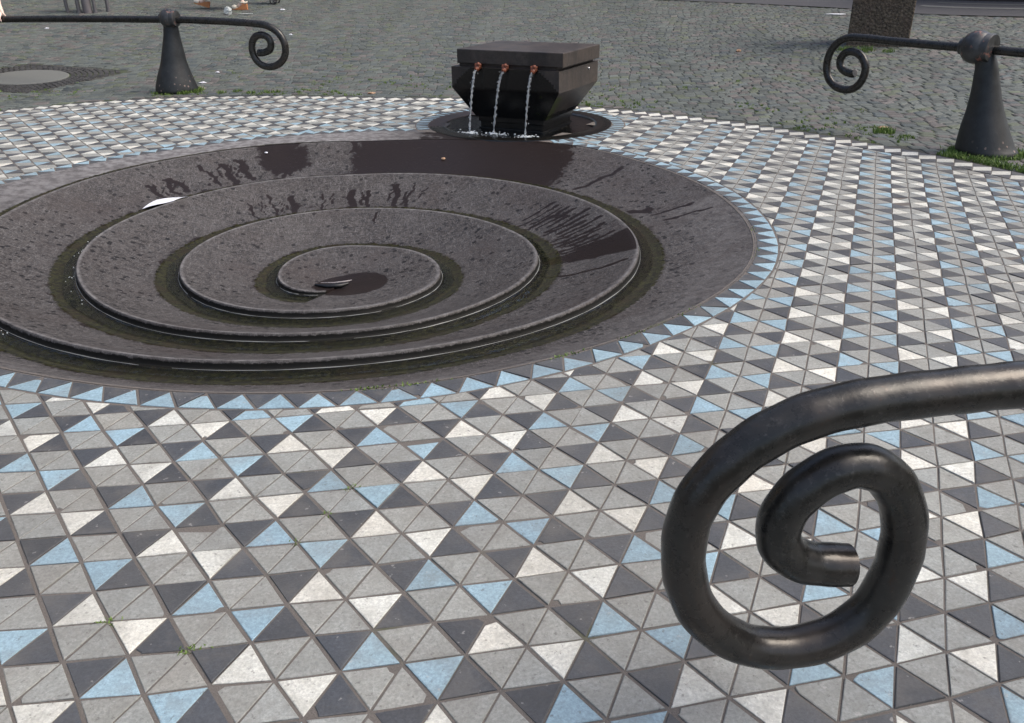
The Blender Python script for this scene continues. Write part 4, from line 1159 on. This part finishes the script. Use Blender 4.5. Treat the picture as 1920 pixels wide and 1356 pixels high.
# ================================================================== litter
def scrap(name, pts, z, mat, label, cat, crumple=.0, th=.012, group=None):
    c = sum((Vector(p) for p in pts), Vector((0, 0))) / len(pts); m = MB(); n = len(pts)
    top = [(p[0], p[1], z + th + R.uniform(0, crumple)) for p in pts]; bot = [(p[0], p[1], z) for p in pts]
    m.add(bot + top + [(c.x, c.y, z + th + crumple * .8)], [tuple(range(n - 1, -1, -1))] + [(k, (k + 1) % n, n + (k + 1) % n, n + k) for k in range(n)] + [(n + k, n + (k + 1) % n, 2 * n) for k in range(n)])
    return tag(m.build(name, mat), label, cat, group)
def blob(name, x, y, r, mat, label, cat, sc_=(1, 1, 1), group=None, z=None):
    m = MB(); m.sphere((x, y, (ground_z(x, y) if z is None else z) + r * sc_[2] * .7), r, 10, 7, 0, sc_)
    for k, v in enumerate(m.v): m.v[k] = (v[0] + R.gauss(0, r * .12), v[1] + R.gauss(0, r * .12), v[2] + R.gauss(0, r * .1))
    return tag(m.build(name, mat), label, cat, group)
# paper in the basin, lying across the second turn
def on_tread(s, v):
    a = 2 * PI * s; ro = polar(RIM, a) if s < 1.1 else ledge(s - 1); ri = ledge(s); zo = 0 if s < 1.1 else zt(s - 1)
    h = wall_h(s); zb = zt(s) - h; gw = chan_w(s, ro - ri)
    r_ = ro - (ro - ri - gw) * v; z = zo + (zb + .03 - zo) * (1 - (1 - v) ** 1.22)
    return Vector((CX + r_ * math.cos(a), CY + r_ * math.sin(a), z))
def tread_at(px, py):
    d = (RGT * ((px - 960) / FPX) + UPV * ((678 - py) / FPX) + FW)
    for k in range(400):
        pass
LIT = [((-34.03, 99.61), .17, (1.5, .8, .4), 'paper', 'white scrap on the cobbles above the left railing bar', 'litter'),
       ((-14.37, 112.25), .62, (.8, .7, .9), 'wrapper', 'crumpled grey plastic bag on the cobbles behind the left scroll', 'bag'),
       ((-7.34, 115.94), .24, (1.4, .7, .35), 'paper', 'pale crumb of litter on the far cobbles below the trolley wheel', 'litter'),
       ((41.92, 67.04), .22, (1.2, .8, .6), 'leaf', 'brownish leaf on the cobbles left of the right scroll', 'leaf'),
       ((38.65, 34.05), .22, (1.6, .8, .3), 'leaf', 'tan leaf on the cobbles near the mosaic edge, left of the right post', 'leaf'),
       ((-8.96, 69.66), .15, (1.3, 1, .5), 'paper', 'white pebble of litter on the cobbles right of the left post', 'litter'),
       ((-9.49, 64.86), .2, (1.8, .8, .3), 'paper', 'flat whitish scrap on the cobbles beside the foot of the left post', 'litter'),
       ((5.75, 55.92), .2, (1.8, .9, .4), 'leaf', 'tan leaf lying on the edge row of the mosaic left of the spout block', 'leaf'),
       ((-4.11, 92.14), .16, (1.3, 1, .5), 'paper', 'white speck of litter on the cobbles above the left scroll', 'litter')]
for (x, y), r_, sc_, mt, lb, ct in LIT:
    nm = {'bag': 'plastic_bag', 'leaf': 'dry_leaf', 'litter': 'litter_scrap'}[ct]; blob(nm, x, y, r_, M[mt], lb, ct, sc_)
x, y = 62.2, 87.5
scrap('paper_sheet', [(x - 1.1, y + .6), (x + .2, y + .8), (x + 1.2, y - .5), (x + .3, y - .9)], ground_z(x, y) + .06, M['paper'], 'white sheet of paper on the far cobbles left of the pillar', 'paper', .08)
x, y = -12.2, 112.0
scrap('flat_wrapper', [(x - 1, y), (x + .2, y + .5), (x + 1.2, y + .1), (x + .2, y - .4)], ground_z(x, y) + .05, M['wrapper'], 'flat grey wrapper lying right of the crumpled bag', 'wrapper', .06)

# grass tufts in joints and at the posts
gr = MB()
def blade(x, y, h, w, lean):
    a = R.uniform(0, 2 * PI); dx, dy = math.cos(a), math.sin(a); b = R.uniform(0, 2 * PI); lx, ly = math.cos(b) * lean, math.sin(b) * lean
    z = ground_z(x, y) - .03
    gr.add([(x - dx * w, y - dy * w, z), (x + dx * w, y + dy * w, z), (x + dx * w * .7 + lx * .4, y + dy * w * .7 + ly * .4, z + h * .6), (x - dx * w * .7 + lx * .4, y - dy * w * .7 + ly * .4, z + h * .6), (x + lx, y + ly, z + h)], [(0, 1, 2, 3), (3, 2, 4)])
def tuft(x, y, rad_, n_, h):
    for _ in range(n_):
        a = R.uniform(0, 2 * PI); d = rad_ * math.sqrt(R.random())
        q = (x + d * math.cos(a), y + d * math.sin(a)); blade(q[0], q[1], h * R.uniform(.5, 1.2), R.uniform(.015, .035), h * R.uniform(.1, .7))
def at_post(bx, by, r_, a0, a1, n_, h):
    for k in range(n_):
        a = rad(R.uniform(a0, a1)); d = r_ + abs(R.gauss(0, .22)); blade(bx + d * math.cos(a), by + d * math.sin(a), h * R.uniform(.4, 1.2), .03, h * R.uniform(.2, .8))
at_post(-10.78, 60.51, 1.7, -80, 30, 420, .34); at_post(-10.78, 60.51, 1.72, -190, -80, 60, .18)
at_post(40.23, 25.97, 1.58, -150, 40, 460, .30); at_post(40.23, 25.97, 1.6, 120, 200, 300, .28)
for k in range(900):                                    # strip beside the right post
    a = rad(R.uniform(-1, 10.5)); d = polar(BORDER, a) + .25 + abs(R.gauss(0, .55)); blade(CX + d * math.cos(a), CY + d * math.sin(a), R.uniform(.12, .34), .03, R.uniform(.05, .25))
tuft(37.9, 32.6, .65, 260, .4); tuft(38.4, 31.0, .5, 90, .2)
for x, y in ((-5.6, 59.4), (-6.9, 58.9), (-4.3, 58.2), (-3.2, 58.5), (-2.3, 58.4)): tuft(x, y, .42, 70, .28)
tuft(52.6, 62.3, .9, 200, .5); tuft(54.2, 60.9, .6, 90, .35); tuft(51.2, 63.6, .9, 160, .4)
k = 0
while k < 330:                                          # joints of the near cobbles
    a = R.uniform(rad(-2), rad(150)); d = polar(BORDER, a) + abs(R.gauss(.3, 5.5)) + .3
    x, y = CX + d * math.cos(a), CY + d * math.sin(a)
    if not in_view(x, y, 0, 30) or in_manhole(x, y): continue
    if math.sin(x * .55 + 1.3) + math.sin(y * .6 + x * .21) + math.sin(x * .17 - y * .31) < .15: continue
    tuft(x, y, R.uniform(.06, .3), R.randint(6, 22), R.uniform(.1, .22)); k += 1
for th, n_ in ((-58, 40), (-66, 40), (-80, 50), (-84, 50), (-50, 20), (-28, 14), (-18, 12)):
    for q in range(n_):
        a = rad(th + R.gauss(0, 1.2)); d = polar(RIM, a) + R.uniform(-.08, .12); blade(CX + d * math.cos(a), CY + d * math.sin(a), R.uniform(.03, .09), .025, R.uniform(.03, .09))
for (i, j, n_) in ((5, 2, 30), (4, 3, 14), (-1, 6, 26), (0, 7, 40), (3, 4, 10)):
    x, y = lat(i, j)
    for q in range(n_): blade(x + R.gauss(0, .12), y + R.gauss(0, .06), R.uniform(.03, .08), .02, .05)
tag(gr.build('grass', M['grass']), kind='stuff')

# crumbs in the basin
for s, v, r_, mt, lb in ((1.185, .55, .11, 'leaf', 'pale leaf on the wet stone just below the spouts'), (1.30, .2, .08, 'paper', 'white crumb in the dark wet patch left of the spouts')):
    p = on_tread(s, v); blob('dry_leaf' if mt == 'leaf' else 'litter_scrap', p.x, p.y, r_, M[mt], lb, 'leaf' if mt == 'leaf' else 'litter', (1.3, 1, .6), None, p.z)
def paper_in_basin():
    m = MB(); P = []
    for s, v, dz in ((1.386, .88, .05), (1.402, .99, .04), (1.387, 1.20, .34), (1.373, 1.06, .30)):
        if v <= 1: p = on_tread(s, v)
        else:
            a = 2 * PI * s; r_ = ledge(s) - .02; p = Vector((CX + r_ * math.cos(a), CY + r_ * math.sin(a), zt(s)))
            dz = .05
        P.append(p + Vector((0, 0, dz)))
    n_ = (P[1] - P[0]).cross(P[3] - P[0]).normalized(); n_ = n_ if n_.z > 0 else -n_
    vs = []
    for i in range(5):
        for j in range(5):
            u, v = i / 4, j / 4; q = P[0] * (1 - u) * (1 - v) + P[1] * u * (1 - v) + P[2] * u * v + P[3] * (1 - u) * v
            vs.append(q + n_ * (.05 * math.sin(u * 3) + .03 * math.sin(v * 5)))
    b = [v - n_ * .01 for v in vs]; fs = []
    for i in range(4):
        for j in range(4):
            p = i * 5 + j; fs.append((p, p + 1, p + 6, p + 5)); fs.append((25 + p + 5, 25 + p + 6, 25 + p + 1, 25 + p))
    m.add(vs + b, fs); tag(m.build('paper_scrap', M['paper'], smooth=70), 'white scrap of paper caught in the spiral channel of the basin', 'paper')
paper_in_basin()

# unseen houses added around the square to block the low sky in reflections
glass = mat_plain('window_glass', (.02, .024, .028), .12, 0, .1, 2, 0)
hw_m = [mat_plain('render_' + n_, c_, .85, 0, .12, 3, .1) for n_, c_ in (('ochre', (.30, .24, .17)), ('grey', (.20, .20, .19)), ('pink', (.27, .19, .16)))]
roof_m = mat_plain('slate_roof', (.05, .052, .06), .7, 0, .25, 6, .2)
def house(az, dist, wid, hgt, m, lb):
    a = rad(az); c = Vector((CX + dist * math.sin(a), CY + dist * math.cos(a), 5.2)); ax = (math.cos(a), -math.sin(a)); u = Vector((ax[0], ax[1], 0)); n_ = Vector((-math.sin(a), -math.cos(a), 0))
    h = empty('house', (c.x, c.y, 5.2), lb, 'house', 'houses added out of view around the square')
    wl = MB(); d = 60
    wl.box(c - n_ * (d / 2) + Vector((0, 0, hgt / 2 - 2)), wid, d, hgt + 4, ax); wl.build('wall', m, h)
    rf = MB(); e = Vector((0, 0, hgt)); A0 = c + e + u * (wid / 2 + 2) + n_ * 3; B0 = c + e - u * (wid / 2 + 2) + n_ * 3; C0 = B0 - n_ * (d + 6); D0 = A0 - n_ * (d + 6); rz = Vector((0, 0, 30)); M0 = (A0 + D0) / 2 + rz; M1 = (B0 + C0) / 2 + rz
    rf.add([A0, B0, C0, D0, M0, M1], [(0, 1, 5, 4), (2, 3, 4, 5), (3, 0, 4), (1, 2, 5), (3, 2, 1, 0)]); rf.build('roof', roof_m, h)
    nwin = max(2, int(wid / 16))
    for fl in range(4):
        for k in range(nwin):
            q = c + u * (wid * ((k + .5) / nwin - .5)) + Vector((0, 0, 9 + fl * 21)) + n_ * .15
            w_ = MB(); w_.box(q, 8.2, .5, 12.5, ax); f_ = w_.build('window', M['line'], h); p_ = MB(); p_.box(q + n_ * .2, 7, .4, 11.2, ax); p_.build('pane', glass, f_)
house(-52, 172, 110, 92, hw_m[0], 'tall ochre house added out of view beyond the left side of the square')
house(-12, 182, 138, 96, hw_m[1], 'tall grey house added out of view at the far side of the square')
house(28, 178, 110, 92, hw_m[2], 'tall pinkish house added out of view at the far side of the square')
house(-98, 175, 130, 90, hw_m[1], 'long grey house added out of view, closing the left side of the square')
house(112, 185, 130, 88, hw_m[0], 'long ochre house added out of view, closing the right side of the square')
# ================================================================== camera, light
cd = bpy.data.cameras.new('camera'); cam = bpy.data.objects.new('camera', cd); COL.objects.link(cam)
cd.sensor_width = 36; cd.sensor_fit = 'HORIZONTAL'; cd.lens = FPX / 1920 * 36; cd.clip_end = 2000; cd.clip_start = .02
mw = Matrix.Identity(4)
for k in range(3): mw[k][0] = RGT[k]; mw[k][1] = UPV[k]; mw[k][2] = -FW[k]; mw[k][3] = CAM[k] * S
cam.matrix_world = mw; sc.camera = cam
SUN_EL, SUN_AZ = rad(56), rad(105)           # sun behind thin cloud, high, from the right
w = bpy.data.worlds.new('World'); sc.world = w; w.use_nodes = True; nt = w.node_tree
sky = nt.nodes.new('ShaderNodeTexSky'); sky.sky_type = 'NISHITA'; sky.sun_disc = False; sky.sun_elevation = SUN_EL; sky.sun_rotation = SUN_AZ
sky.air_density = 1.0; sky.dust_density = 5.0; sky.ozone_density = 1.0; sky.altitude = 100
nt.links.new(sky.outputs[0], nt.nodes['Background'].inputs[0]); nt.nodes['Background'].inputs[1].default_value = .145
sl = bpy.data.lights.new('sun', 'SUN'); sl.energy = 1.15; sl.angle = rad(35); sl.color = (1, .945, .86)
so = bpy.data.objects.new('sun', sl); COL.objects.link(so)
dvec = Vector((math.sin(SUN_AZ) * math.cos(SUN_EL), math.cos(SUN_AZ) * math.cos(SUN_EL), math.sin(SUN_EL)))
so.rotation_euler = dvec.to_track_quat('Z', 'Y').to_euler(); so.location = dvec * 40
sc.view_settings.view_transform = 'Standard'; sc.view_settings.look = 'None'; sc.view_settings.exposure = 0.70; sc.view_settings.gamma = 1; sc.view_settings.use_curve_mapping = False
